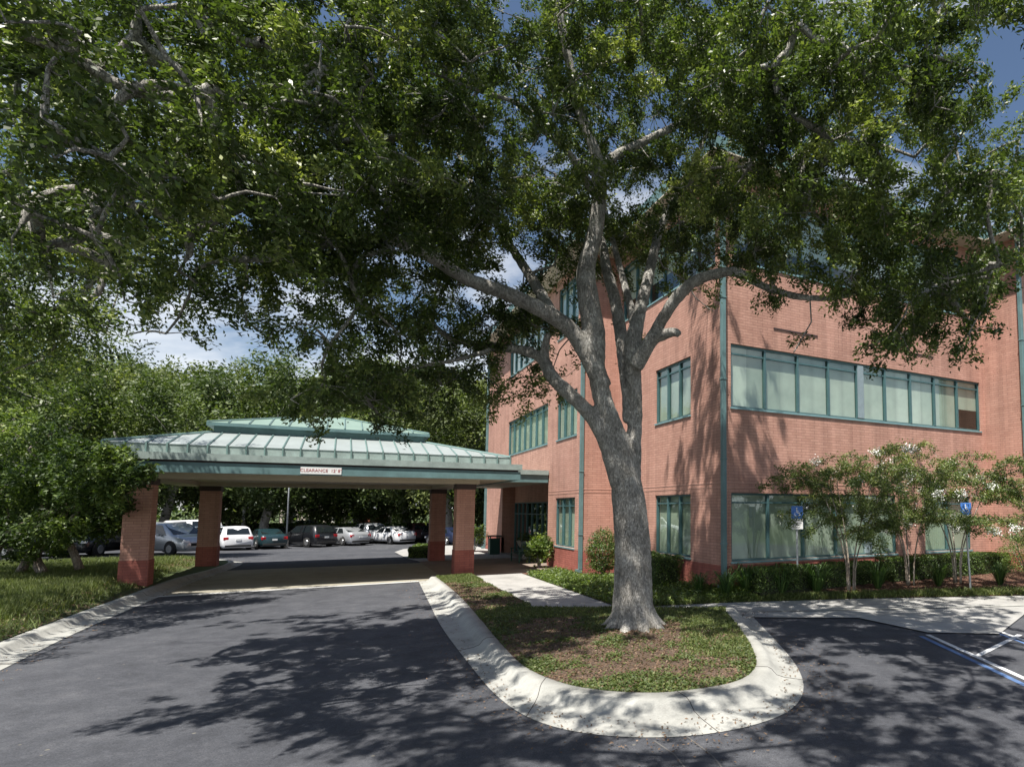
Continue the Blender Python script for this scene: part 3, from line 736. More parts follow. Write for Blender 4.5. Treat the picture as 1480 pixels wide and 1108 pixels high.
# ------------------------------------------------------------------ entrance furniture
p = G(712, 801); t = empty('litter_bin', W(7.5, 35.0), ANG, 'dark green square litter bin with flat lid beside the entrance pier', 'litter bin')
MB().box(-.27, .27, -.27, .27, .02, .88).build('bin_body', M['green_plastic'], t, bevel=.02)
lid = MB(); lid.box(-.34, .34, -.34, .34, .99, 1.05); [lid.box(sx*.25-.03, sx*.25+.03, sy*.25-.03, sy*.25+.03, .88, .99) for sx in (-1, 1) for sy in (-1, 1)]
lid.build('lid', M['green_plastic'], t, bevel=.01)
BN = empty('bench', W(7.5, 29.3), ANG+R(-90), 'dark green slatted bench with arms standing before the entrance doors', 'bench')
st = MB(); [st.box(-.75, .75, -.28+i*.12, -.19+i*.12, .42, .45) for i in range(4)]; st.build('seat', M['green_plastic'], BN)
bk = MB(); [bk.box(-.72+i*.13, -.64+i*.13, .2, .225, .48, .86+.05*math.sin(i/11*math.pi)) for i in range(12)]; bk.box(-.75, .75, .195, .23, .88, .95); bk.box(-.75, .75, .196, .229, .44, .5); bk.build('backrest', M['green_plastic'], BN)
for sx in (-1, 1):
    MB().box(sx*.74-.03, sx*.74+.03, -.3, .24, .62, .66).build('armrest', M['green_plastic'], BN)
    for sy in (-.27, .19): MB().box(sx*.74-.03, sx*.74+.03, sy, sy+.06, .02, .62).build('leg', M['green_plastic'], BN)
t = empty('planter', W(8.2, 30.9), 0, 'pale stone bowl planter on a pedestal by the entrance doors', 'planter')
MB().lathe(0, 0, [(.24, .02), (.24, .1), (.17, .16), (.15, .42), (.19, .48)], 18).build('pedestal', M['stone'], t, True)
MB().lathe(0, 0, [(.16, .48), (.34, .62), (.47, .86), (.50, .92), (.45, .92), (.42, .86)], 20).build('bowl', M['stone'], t, True)
q = RNG.normal(size=(260, 3))*[.22, .22, .16]+[0, 0, 1.05]
leaves('foliage', q, .16, .05, M['boxleaf'], t)

# ------------------------------------------------------------------ trees
def limb_points(chains):
    out = []
    for pts, rad in chains:
        for i in range(len(pts)-1):
            for k in range(4): out.append((pts[i].lerp(pts[i+1], k/4), rad[i]))
    return out
def grow(limbpts, nodes, rtip=.012, maxr=.09, k=5):
    """attach foliage nodes to the limbs one by one, nearest first; returns a branch mesh"""
    LP = np.array([p[:] for p, r in limbpts]); n0 = len(LP)
    N = np.array([n[:] for n in nodes]); P = list(LP); par = [-1]*n0
    dist = np.sqrt(((N[:, None, :]-LP[None])**2).sum(2)); best = dist.min(1); bi_ = dist.argmin(1)
    done = np.zeros(len(N), bool); order = []
    for _ in range(len(N)):
        bb = np.where(done, 1e9, best); i = int(bb.argmin()); done[i] = True
        P.append(N[i]); par.append(int(bi_[i])); idx = len(P)-1; order.append(idx)
        d = np.sqrt(((N-N[i])**2).sum(1))*1.05; u = d < best; best[u] = d[u]; bi_[u] = idx
    cnt = np.zeros(len(P))
    for idx in reversed(order):
        cnt[idx] += 1
        if par[idx] >= n0: cnt[par[idx]] += cnt[idx]
    mb = MB()
    for idx in order:
        a = Vector(P[par[idx]]); c = Vector(P[idx]); L = (c-a).length
        r1 = min(maxr, rtip*math.sqrt(cnt[idx])); r0 = min(maxr, r1*1.25 if par[idx] < n0 else min(maxr, rtip*math.sqrt(cnt[par[idx]])))
        mid = a.lerp(c, .5)+Vector((random.uniform(-1, 1), random.uniform(-1, 1), random.uniform(-.3, .9)))*L*.14
        mb.tube([a, a.lerp(mid, .5)+Vector((0, 0, L*.02)), mid, mid.lerp(c, .5), c], [r0, r0*.92+r1*.08, (r0+r1)/2, r1, r1*.9], k, False)
    return mb
def twigleaves(nodes, per, spread, nl, puff, twmb=None):
    """twigs round each node, leaves along each twig: returns positions, directions and tint"""
    Ps, Ds, Ts = [], [], []
    for (c, r, dens) in nodes:
        m_ = max(1, int(per*dens))
        cc = np.array(c[:])
        v = RNG.normal(size=(m_, 3)); v /= np.linalg.norm(v, axis=1)[:, None]
        tip = cc + v*(r*RNG.uniform(.25, 1.0, m_)**.6)[:, None]*[1, 1, .75]
        base_t = RNG.normal(.43, .17)
        for k in range(m_):
            q = tip[k]; dr = v[k]*.8 + np.array([0, 0, -.25]) + RNG.normal(size=3)*.4; dr /= np.linalg.norm(dr)
            n_ = max(4, int(nl*RNG.uniform(.6, 1.4)))
            s = RNG.uniform(-1, 1, n_)[:, None]
            pos = q + dr*s*spread + RNG.normal(size=(n_, 3))*puff
            Ps.append(pos); Ds.append(np.tile(dr, (n_, 1))*.8); Ts.append(np.full(n_, base_t+RNG.normal()*.1))
            if twmb is not None and k % 2 == 0:
                e_ = q+dr*spread*.9; md = (cc+q)/2+RNG.normal(size=3)*r*.08
                twmb.tube([Vector(cc), Vector(md), Vector(q), Vector(e_)], [.009, .007, .005, .003], 3, False)
    return np.vstack(Ps), np.vstack(Ds), np.concatenate(Ts)
def trunk_obj(chains, name, parent, mat, voxel=.035, disp=.03):
    mb = MB()
    for pts, rad in chains: mb.tube(pts, rad, 12, True)
    o = mb.build(name, mat, parent, True)
    rm = o.modifiers.new('remesh', 'REMESH'); rm.mode = 'VOXEL'; rm.voxel_size = voxel; rm.use_smooth_shade = True
    sm_ = o.modifiers.new('smooth', 'SMOOTH'); sm_.iterations = 5; sm_.factor = .6
    tx = bpy.data.textures.new(name+'_lumps', 'CLOUDS'); tx.noise_scale = .16; tx.noise_depth = 3
    dm = o.modifiers.new('lumps', 'DISPLACE'); dm.texture = tx; dm.strength = disp; dm.texture_coords = 'GLOBAL'; dm.mid_level = .5
    return o
def chain(spec, k=4):
    """spec: px, py, depth, radius in metres"""
    P = [AT(a, b_, Y) for a, b_, Y, r in spec]
    ext = catmull(P, k); rr = []
    n = len(spec)
    for i in range(n-1):
        for j in range(k): rr.append(spec[i][3]*(1-j/k)+spec[i+1][3]*j/k)
    rr.append(spec[-1][3]); return ext, rr
OAK = empty('oak_tree', TREE, 0, 'large live oak with thick grey forking trunk growing in the kerbed island', 'tree')
def loc(chs): return [([p-TREE for p in pts], rad) for pts, rad in chs]
chs = [
 chain([(919, 935, 12.1, .60), (916, 912, 12.1, .49), (915, 880, 12.1, .41), (915, 840, 12.1, .375), (914, 780, 12.1, .35), (908, 720, 12.1, .33), (902, 680, 12.1, .285), (889, 628, 12.05, .215), (872, 580, 12.0, .19), (862, 530, 12.0, .18), (858, 480, 12.0, .235), (850, 430, 11.9, .21), (847, 390, 11.85, .185), (858, 345, 11.8, .16), (865, 300, 11.7, .15), (866, 240, 11.6, .15)]),
 chain([(866, 240, 11.6, .13), (855, 205, 11.5, .11), (840, 165, 11.4, .10), (822, 90, 11.2, .09), (805, 0, 11.0, .075), (790, -90, 10.8, .05)]),
 chain([(866, 245, 11.6, .12), (890, 225, 11.8, .10), (930, 205, 12, .09), (980, 180, 12.2, .08), (1010, 155, 12.3, .07), (1050, 115, 12.5, .06), (1082, 65, 12.7, .05), (1110, 0, 12.8, .035)]),
 chain([(858, 280, 11.7, .09), (835, 240, 11.3, .08), (815, 212, 11, .07), (780, 185, 10.5, .055), (752, 152, 10, .045), (690, 130, 9.5, .04), (620, 105, 9, .03)]),
 # big left limb
 chain([(872, 560, 12.0, .19), (850, 515, 11.9, .18), (826, 478, 11.7, .165), (795, 455, 11.5, .155), (737, 426, 11.1, .14), (679, 405, 10.7, .125), (620, 370, 10.1, .11), (560, 345, 9.5, .095), (480, 352, 9.0, .08), (400, 372, 8.6, .06), (320, 375, 8.2, .045)]),
 chain([(800, 458, 11.6, .12), (785, 430, 12.0, .115), (770, 405, 12.3, .11), (744, 365, 12.8, .095), (723, 332, 13.2, .08), (690, 280, 13.6, .06), (660, 220, 14, .045)]),
 chain([(620, 372, 10.1, .07), (560, 300, 9.0, .06), (500, 230, 8.2, .05), (430, 130, 7.4, .035)]),
 # lowest left limb
 chain([(896, 700, 12.0, .20), (878, 645, 11.95, .16), (857, 604, 11.9, .145), (826, 572, 11.9, .14), (798, 545, 11.9, .135), (783, 518, 12.0, .12), (755, 506, 12.1, .10), (720, 502, 12.2, .09), (683, 497, 12.3, .08), (647, 486, 12.4, .065), (620, 463, 12.5, .05)]),
 chain([(786, 522, 11.95, .10), (788, 500, 11.9, .085), (793, 482, 11.8, .07)]),
 chain([(720, 502, 12.2, .06), (660, 520, 11.6, .05), (600, 530, 11, .04), (540, 545, 10.6, .03), (495, 575, 10.4, .02)]),
 # right stems
 chain([(911, 700, 12.15, .22), (916, 640, 12.22, .155), (918, 590, 12.28, .15), (915, 540, 12.28, .17), (915, 500, 12.2, .18), (921, 465, 12.3, .15), (928, 437, 12.5, .125), (937, 400, 12.8, .12), (944, 370, 13.1, .11), (952, 336, 13.4, .10), (966, 305, 13.6, .08), (1000, 240, 13.8, .065), (1022, 190, 14, .055), (1040, 130, 14, .04)]),
 chain([(918, 490, 12.3, .11), (914, 455, 12.6, .10), (905, 420, 12.9, .085), (892, 372, 13.2, .075), (880, 325, 13.5, .065), (868, 270, 13.8, .045), (850, 190, 14.2, .03)]),
 chain([(907, 610, 12.2, .10), (905, 565, 12.35, .105), (901, 525, 12.5, .12), (897, 480, 12.7, .14), (888, 430, 12.9, .13), (876, 385, 13.1, .12), (870, 350, 13.3, .09), (850, 300, 13.7, .06), (800, 250, 14.4, .04)]),
 chain([(918, 530, 12.1, .17), (934, 503, 12.0, .15), (948, 478, 11.9, .125), (963, 452, 11.7, .12), (980, 428, 11.5, .12), (1003, 407, 11.3, .11), (1033, 396, 11, .10), (1066, 394, 10.8, .09), (1100, 412, 10.6, .075), (1135, 424, 10.4, .065), (1165, 430, 10.2, .06), (1215, 430, 10, .045), (1270, 415, 9.8, .035), (1340, 410, 9.6, .025)]),
 chain([(942, 492, 12.0, .12), (958, 484, 11.8, .11), (974, 480, 11.65, .09), (982, 484, 11.6, .075)]),
 chain([(1003, 270, 13.7, .05), (1060, 250, 12.6, .045), (1110, 240, 11.5, .035), (1180, 215, 10.5, .03), (1250, 180, 9.6, .025)]),
]
chl = loc(chs)
trunk_obj(chl, 'trunk', OAK, M['bark'], .034, .035)
# root flare
rt_ = MB()
for k in range(9):
    t = k*2*math.pi/9+.3; L = random.uniform(.75, 1.05)
    rt_.tube([Vector((math.cos(t)*.2, math.sin(t)*.2, .75)), Vector((math.cos(t)*.36, math.sin(t)*.36, .38)), Vector((math.cos(t)*.55, math.sin(t)*.55, .2)), Vector((math.cos(t)*L, math.sin(t)*L, .06))], [.12, .13, .11, .05], 8)
ro = rt_.build('root_flare', M['bark'], OAK, True)
rm = ro.modifiers.new('remesh', 'REMESH'); rm.mode = 'VOXEL'; rm.voxel_size = .03; rm.use_smooth_shade = True
# crown density, one character per 74 x 74 px of sight, two or three depths each
rows = ['67899999999999999981',
        '78578999999999999973',
        '89999999999999999997',
        '66999998889999999999',
        '55678999999999999998',
        '03667888865423578986',
        '01223567897421013663',
        '00000288886000000000',
        '00000034000000000000']
def Ymean(px, r): 
    y = float(np.interp(px, [-100, 0, 300, 600, 900, 1150, 1480], [5.2, 6.0, 7.4, 9.2, 12.2, 10.6, 8.6]))
    return y + max(0, r-3)*.45*(1 if px < 700 else .3)
nodes = []
for r, row in enumerate(rows):
    for c, ch in enumerate(row):
        d = int(ch)
        if d == 0: continue
        px0, py0 = (c+.5)*74, (r+.5)*74
        Y0 = Ymean(px0, r)
        layers = ((-1.6, .5), (0, .4), (1.9, .35), (3.4, .15)) if r < 4 else (((-1.1, .55), (0, .5), (1.1, .6)) if c < 8 or c > 13 else ((1.2, .5), (2.2, .5)))
        if r == 4 and 8 <= c <= 14: layers = ((.9, .6), (1.8, .6), (2.8, .6))
        for dy, wgt in (layers+(((-.6, .4), (1.0, .35)) if c < 9 and r < 5 else ())):
            if random.random() > d/9+.12: continue
            Y = max(4.2, Y0+dy+random.uniform(-.5, .5)); px = px0+random.uniform(-34, 34); py = py0+random.uniform(-34, 34)
            p = AT(px, py, Y); rad = 74*Y/890*.78
            
            sx = p.x-TREE.x+.145*(p.z-2.8); sy = p.y-TREE.y+.45*(p.z-2.8)
            if abs(sx) < 1.0 and abs(sy) < 2.2 and random.random() < .6: continue
            nodes.append((p-TREE, rad, d/9*wgt*(Y/10)**2))
# crown above the frame and behind: plain dome
for k in range(95):
    t = random.uniform(0, 2*math.pi); q = math.sqrt(random.random())*7.6
    x, y = TREE.x-1.2+q*math.cos(t)*1.05, 11.4+q*math.sin(t)*.95
    z = 9.6+random.uniform(0, 1)*(5.0*(1-(q/8.2)**2))
    pyy = 735-890*(z-2.5)/max(y, .1)
    if (pyy > -60 and y < 13) or y > 15.5 or (y > 14 and x > -3): continue
    nodes.append((Vector((x, y, z))-TREE, 1.15, .8))
for (x, y, z) in ((-5.8, 4.6, 7.2), (-6.6, 5.0, 6.6), (-5, 3.8, 7.6), (-4.2, 4.2, 8.0), (-7.4, 4.6, 6.9), (2.6, 5.2, 7.6), (3.4, 4.8, 7.2), (3.9, 4.2, 7.5), (1.9, 4.4, 8.1), (.6, 4.4, 8.6), (-.8, 4, 8.4), (-2.4, 3.8, 8.3), (4.4, 5.6, 7.4)):
    nodes.append((Vector((x, y, z))-TREE, .95, .9))
for (px, py) in ((1130, 930), (1160, 905), (1200, 915), (1240, 930), (1290, 940), (1330, 960), (1180, 950), (1210, 985), (1185, 1020), (1215, 1060), (1240, 1090), (1300, 1080), (1370, 1085), (1440, 1080), (1160, 1075), (1400, 965), (1270, 905), (1340, 935),
                 (600, 1095), (660, 1080), (720, 1090), (780, 1080), (700, 1050), (560, 1070), (1000, 1095), (860, 1085)):
    g_ = G(px, py); nodes.append((g_+Vector((-.145, -.45, 1))*8.4-TREE, .62, .55))
tw = MB()
P_, D_a, T_ = twigleaves(nodes, 25, .17, 104, .062, tw)
leaves('crown', P_, .083, .036, M['oakleaf'], OAK, .25, T_, None, D_a)
print('oak leaves', len(P_), 'nodes', len(nodes))
lp = limb_points(chl)
lp = [(p, r) for p, r in lp if p.z > 4.2]
gm = grow(lp, [n[0] for n in nodes], .011, .06)
nb = gm; off = len(nb.v); nb.v += tw.v; nb.f += [tuple(i+off for i in f) for f in tw.f]
nb.build('branch', M['bark'], OAK, True)

def simple_oak(name, base, height, crad, nblob, leafL, nl, mat, label, group, bark_=None, cz=None, seed=1, trunk_r=.3, per=10, flat=.75, extra=None, root=None):
    rs = random.Random(seed)
    t = empty(name, base, 0, label, 'tree', group)
    forks = []; th = height*.28
    chs_ = [([Vector((0, 0, -.3)), Vector((0, 0, th*.4)), Vector((.05*height*rs.uniform(-1, 1), 0, th))], [trunk_r*1.3, trunk_r, trunk_r*.85])]
    top = chs_[0][0][-1]
    for k in range(5):
        an = k*2*math.pi/5+rs.uniform(-.4, .4); o_ = Vector((math.cos(an), math.sin(an), 0))
        p1 = top+o_*crad*.25+Vector((0, 0, height*.16)); p2 = top+o_*crad*rs.uniform(.5, .7)+Vector((0, 0, height*rs.uniform(.25, .42)))
        chs_.append(([top, top.lerp(p1, .5)+Vector((0, 0, .2)), p1, p2], [trunk_r*.6, trunk_r*.5, trunk_r*.38, trunk_r*.15]))
    mb = MB()
    for pts, rad in chs_: mb.tube(catmull(pts, 3), [rad[min(len(rad)-1, i//3)]*(1-(i % 3)/3)+rad[min(len(rad)-1, i//3+1)]*((i % 3)/3) for i in range((len(pts)-1)*3+1)], 8)
    nodes_ = []
    c0 = cz if cz else height*.62
    for k in range(nblob):
        while True:
            v = Vector((rs.uniform(-1, 1), rs.uniform(-1, 1), rs.uniform(-.85, 1)))
            if .35 < v.length < 1: break
        p = Vector((v.x*crad, v.y*crad, c0+v.z*(height-c0)*(1 if v.z > 0 else .9)))
        rr_ = rs.uniform(.11, .33); nodes_.append((p, crad*rr_, min(2.2, (rr_/.2)**1.7)))
    if extra: nodes_ += extra
    g_ = grow(limb_points(chs_[1:]), [n[0] for n in nodes_], trunk_r*.05, trunk_r*.3, 4)
    off = len(mb.v); mb.v += g_.v; mb.f += [tuple(i+off for i in f) for f in g_.f]
    mb.build('trunk', bark_ or M['bark'], t, True)
    P_, D_, T_ = twigleaves(nodes_, per, leafL*1.6, nl, leafL*1.1)
    leaves('crown', P_, leafL, leafL*.45, mat, t, .35, T_, None, D_)
    return t
# left oak, off to the left of the drive, its boughs reaching into view
ex = []
LB = Vector((-19.5, 12.5, .3))
for (px, py, Y, rr) in ((20, 330, 12, .8), (60, 300, 12.5, .9), (40, 400, 12.4, .9), (95, 350, 12.8, .8), (110, 440, 13, .7), (50, 455, 13, .9), (10, 480, 12.5, .9), (140, 400, 13.3, .5), (90, 490, 13.5, .6), (15, 250, 12, .9), (60, 220, 12.4, .8), (30, 150, 12, .9), (-60, 300, 12, 1.1), (-60, 420, 12, 1.1), (-120, 200, 12, 1.1), (170, 370, 13.6, .45), (5, 540, 13, .8), (-80, 330, 10.5, 1.0), (-160, 380, 10.5, 1.0), (-230, 330, 10.5, 1.1), (-120, 260, 10, 1.0), (-30, 380, 11.2, .8), (60, 520, 13.4, .7), (120, 340, 13.2, .7), (40, 360, 12.2, .9)):
    ex.append((AT(px, py, Y)-LB, rr, .8))
for (px, py) in ((130, 922), (190, 905), (250, 898), (312, 886), (235, 884), (160, 898), (60, 945), (105, 905), (20, 930), (280, 890)):
    g_ = G(px, py); ex.append((g_+Vector((-.145, -.45, 1))*6.2-LB, .62, .9))
LO_ = simple_oak('oak_tree', LB, 12.5, 6.2, 70, .11, 44, M['oakleaf'], 'oak beside the left kerb whose thin boughs hang into the left edge of view', None, seed=4, trunk_r=.3, per=12, extra=ex)
c1 = [chain([(-150, 470, 12.6, .10), (-40, 430, 12.8, .09), (40, 385, 12.9, .07), (110, 392, 13.0, .065), (150, 398, 13.1, .06), (185, 385, 13.2, .035)]),
      chain([(152, 398, 13.1, .06), (140, 425, 13.0, .06), (118, 440, 13.0, .055), (90, 452, 13.0, .05), (60, 480, 13.1, .04)]),
      chain([(-40, 430, 12.8, .09), (-250, 560, 12.4, .14), (-480, 640, 12.5, .18)])]
mb = MB()
for pts, rad in c1: mb.tube([p-LB for p in pts], rad, 8)
mb.build('bough', M['bark'], LO_, True)

# background trees: three kinds copied behind the lot
protos = []
for k, (h, cr) in enumerate(((13.5, 7.5), (15, 7), (11.5, 6.5))):
    protos.append(simple_oak('oak_tree', Vector((0, 0, 0)), h, cr, 54, .34, 32, [M['farleaf'], M['farlight'], M['fardark']][k], 'x', 'background oaks', seed=20+k, trunk_r=.33, per=14, cz=h*.56))
spots = [(-30, 44, 1.12, 0, 'tall dark oak at the far left, behind the low spreading tree'), (70, 50, 1.15, 1, 'oak rising behind the left end of the canopy roof'), (150, 54, 1.12, 0, 'oak behind the silver minivan, left of the canopy roof'),
         (240, 52, 1.02, 1, 'oak rising directly above the left roof slope of the canopy'), (318, 68, 1.55, 2, 'rounded oak behind the white light pole'), (385, 53, 1.08, 0, 'oak behind the canopy ridge above the black off-roader'),
         (455, 70, 1.3, 1, 'oak behind the centre of the canopy roof'), (520, 68, 1.5, 2, 'oak behind the canopy roof above the monument sign'), (590, 60, 1.15, 0, 'oak behind the right slope of the canopy roof'),
         (650, 55, 1.0, 1, 'oak between canopy roof and brick building'), (700, 60, 1.3, 2, 'oak just left of the brick building corner'),
         (-140, 38, 1.0, 2, 'broad oak beyond the left edge of the lawn'), (735, 72, 1.2, 0, 'oak partly hidden behind the brick building corner'), (200, 68, 1.35, 1, 'tall oak in the back row left of the canopy ridge'), (420, 72, 1.35, 0, 'tall oak in the back row behind the canopy ridge'), (560, 74, 1.35, 1, 'tall oak in the back row right of the canopy ridge')]
used = set()
for i, (px, Y, s, k, lab) in enumerate(spots):
    o = protos[k] if k not in used else copy_tree(protos[k]); used.add(k)
    x = (px-1000)/890*Y; o.location = (x, Y, hz(x, Y)); o.rotation_euler.z = i*1.3; o.scale = (s, s, s*random.uniform(.95, 1.08)); o['label'] = lab
# small ornamental trees along the back hedge, paler crowns
PT = simple_oak('ornamental_tree', Vector((0, 0, 0)), 5.0, 1.9, 30, .2, 26, M['crapeleaf'], 'x', 'small pale trees along the back hedge', bark_=M['barkpale'], seed=31, trunk_r=.09, per=9)
for i, (px, Y, lab) in enumerate(((335, 57, 'small pale-leaved tree left of the white light pole'), (372, 58, 'small pale tree just right of the white light pole'), (475, 60, 'small pale tree behind the black off-roader'), (545, 60, 'small pale tree beside the monument sign'), (593, 60, 'small golden-green tree left of the far right column'), (692, 58, 'small light tree seen between the right column and the building'))):
    o = PT if i == 0 else copy_tree(PT); x = (px-1000)/890*Y; o.location = (x, Y, -.45); o.rotation_euler.z = i*2.1; o['label'] = lab

# low spreading tree at left, in front of the left column
def bush_tree():
    B0 = Vector((-21.3, 19.6, .35))
    t = empty('spreading_tree', B0, 0, 'low spreading bright green tree with pale leaning stems on the left lawn', 'tree')
    cs = [chain([(62, 828, 19.9, .15), (52, 806, 19.8, .12), (62, 786, 19.7, .10), (84, 762, 19.6, .085), (100, 730, 19.5, .07), (120, 700, 19.4, .05)]),
          chain([(-30, 830, 18.8, .16), (-5, 792, 18.8, .13), (18, 768, 18.9, .11), (48, 752, 19, .10), (80, 738, 19, .08), (130, 728, 19.1, .05)]),
          chain([(30, 826, 20.1, .13), (44, 800, 20, .10), (60, 780, 19.8, .08)]),
          chain([(90, 765, 19.6, .07), (120, 730, 18.4, .055), (140, 700, 17, .045), (170, 690, 16.2, .03)]),
          chain([(115, 822, 20.1, .12), (105, 795, 20, .10), (90, 770, 19.8, .09), (60, 730, 19.5, .06)]),
          chain([(-60, 830, 18.5, .14), (-75, 780, 18.6, .12), (-60, 720, 18.8, .09)])]
    mb = MB(); loc_ = [([p-B0 for p in pts], rad) for pts, rad in cs]
    for pts, rad in loc_: mb.tube(pts, rad, 8)
    nd = []
    for (px, py, Y, rr, d) in ((20, 690, 19, .9, 1), (70, 680, 18.6, .8, 1), (115, 680, 18.6, .75, 1), (150, 680, 15.9, .6, 1), (182, 690, 15.9, .42, 1), (207, 682, 15.9, .2, .5), (165, 662, 16, .4, .8), (130, 690, 16, .6, 1), (120, 655, 16.2, .5, .9), (100, 725, 18.8, .6, .8), (150, 725, 18.9, .5, .8), (60, 720, 19, .7, .9), (10, 735, 19, .8, .9), (-40, 700, 18.6, 1, 1), (-80, 680, 18.6, 1, 1),
                           (40, 650, 19.6, .8, .9), (90, 650, 19.6, .7, .9), (-20, 650, 19.4, .9, 1), (130, 665, 19, .5, .8), (75, 625, 20.2, .6, .7), (10, 620, 20, .8, .8), (165, 712, 16.0, .4, .9), (140, 720, 16.2, .5, 1), (60, 700, 18.4, .8, 1), (0, 710, 18.4, .8, 1), (110, 700, 18.4, .7, 1), (-60, 745, 19, .9, .8), (120, 750, 20, .5, .9), (90, 760, 20, .5, .9), (150, 745, 19, .45, .9), (40, 765, 19.6, .5, .7), (0, 760, 19.2, .6, .7), (175, 735, 18.5, .35, .7), (60, 760, 18.0, .5, .9), (95, 768, 18.2, .45, .9), (20, 775, 18, .5, .9), (130, 765, 18.6, .4, .9), (155, 765, 18.8, .3, .8), (-20, 770, 17.8, .6, .9), (80, 790, 18.8, .35, .6), (40, 795, 18.8, .35, .6)):
        nd.append((AT(px, py, Y)-B0, rr, d)); nd.append((AT(px+random.uniform(-12, 12), py+random.uniform(-8, 8), Y+(1.3 if Y > 17 else .5))-B0, rr, d))
    g_ = grow(limb_points(loc_), [n[0] for n in nd], .015, .06, 4)
    off = len(mb.v); mb.v += g_.v; mb.f += [tuple(i+off for i in f) for f in g_.f]
    mb.build('trunk', M['barkpale'], t, True)
    P_, D_, T_ = twigleaves(nd, 20, .16, 36, .075); leaves('crown', P_, .13, .06, M['bushleaf'], t, .4, T_, None, D_)
bush_tree()
simple_oak('oak_tree', Vector((-31, 27.5, .3)), 10.5, 4.6, 60, .19, 40, M['oakleaf'], 'dark mid-distance oak rising behind the low spreading tree', None, seed=44, trunk_r=.25, per=12, cz=6.2)
simple_oak('oak_tree', Vector((-27.5, 30.5, .2)), 8.6, 3.2, 46, .18, 36, M['farleaf'], 'slimmer oak left of the canopy corner, behind the low spreading tree', None, seed=47, trunk_r=.2, per=12, cz=5.4)

# crape myrtles
def crape(px, py, h, rad, seed, label, nfl):
    rs = random.Random(seed); B0 = G(px, py, .3); t = empty('crape_myrtle', B0, 0, label, 'flowering tree', 'crape myrtles in the bed')
    mb = MB(); nd = []; fl = []
    ch_ = []
    for k in range(5):
        an = k*2*math.pi/5+rs.uniform(-.5, .5); o_ = Vector((math.cos(an), math.sin(an), 0))
        p = [o_*.10, o_*.17+Vector((0, 0, h*.22)), o_*rad*.26+Vector((0, 0, h*.48)), o_*rad*.5+Vector((0, 0, h*.74))]
        pp = catmull(p, 4); rr = list(np.linspace(.026, .011, len(pp))); mb.tube(pp, rr, 6); ch_.append((pp, rr))
        # arching sprays
        for j in range(6):
            q = pp[rs.randint(6, len(pp)-1)]; a2 = an+rs.uniform(-1.2, 1.2); o2 = Vector((math.cos(a2), math.sin(a2), 0)); L = rad*rs.uniform(.45, 1.05)
            z_ = rs.uniform(-.3, .8)
            s_ = catmull([q, q+o2*L*.45+Vector((0, 0, L*(z_+.25)*.6)), q+o2*L+Vector((0, 0, L*z_*.8))], 4)
            mb.tube(s_, list(np.linspace(.012, .004, len(s_))), 4, False)
            for s in s_[1:]: nd.append((s, .13, 1.0))
            if rs.random() < nfl: fl.append(s_[-1])
    mb.build('trunk', M['barkpale'], t, True)
    P_, D_, T_ = twigleaves(nd, 6, .10, 14, .05); leaves('crown', P_, .075, .035, M['crapeleaf'], t, .4, T_+.05, None, D_)
    for f in fl:
        q = RNG.normal(size=(130, 3))*[.09, .09, .07]+np.array(f[:]); leaves('blossom', q, .045, .035, M['flower'], t, .1)
crape(1230, 852, 3.9, 1.95, 3, 'left crape myrtle with sparse arching branches, before the wide ground floor window', .16)
crape(1316, 845, 4.2, 1.8, 5, 'middle crape myrtle in the bed between the two parking signs', .2)
crape(1384, 842, 4.4, 2.2, 8, 'right crape myrtle with most white blossoms, beside the leaning parking sign', .42)
crape(1530, 850, 3.8, 1.9, 13, 'crape myrtle at the right edge, only its branch tips in view', .1)

# hedges and shrubs
def hedge(name, p, q, w, h, label, cat='hedge', dens=900, L=.055, mat='boxleaf', group=None, lumpy=.06, z=None):
    p, q = Vector(p), Vector(q); d = (q-p); ln = math.hypot(d.x, d.y); an = math.atan2(d.y, d.x); c = (p+q)/2
    t = empty(name, (c.x, c.y, min(p.z, q.z)), an, label, cat, group)
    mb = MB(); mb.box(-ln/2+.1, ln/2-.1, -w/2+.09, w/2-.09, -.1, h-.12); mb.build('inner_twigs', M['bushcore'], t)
    A_top, A_side, A_end = ln*w, ln*h, w*h; pts = []; nm = []
    for (A__, fn) in ((A_top, lambda u, v: ((u-.5)*ln, (v-.5)*w, h, 0, 0, 1)), (A_side, lambda u, v: ((u-.5)*ln, -w/2, v*h, 0, -1, 0)), (A_side, lambda u, v: ((u-.5)*ln, w/2, v*h, 0, 1, 0)), (A_end, lambda u, v: (-ln/2, (u-.5)*w, v*h, -1, 0, 0)), (A_end, lambda u, v: (ln/2, (u-.5)*w, v*h, 1, 0, 0))):
        n_ = int(A__*dens)
        uv = RNG.uniform(size=(n_, 2)); a = np.array([fn(u, v) for u, v in uv]).reshape(-1, 6)
        lump = (np.sin(a[:, 0]*5.1+a[:, 1]*3)*np.sin(a[:, 2]*6+a[:, 0]*2.3))[:, None]*lumpy
        pts.append(a[:, :3]+a[:, 3:]*(lump - np.abs(RNG.normal(size=(n_, 1)))*.06)); nm.append(a[:, 3:])
    P_ = np.vstack(pts); N_ = np.vstack(nm)
    leaves('foliage', P_, L, L*.6, M[mat], t, .2, None, N_*.9); return t
M['bushcore'] = plain('dark_twigs', (.03, .035, .018), .95)
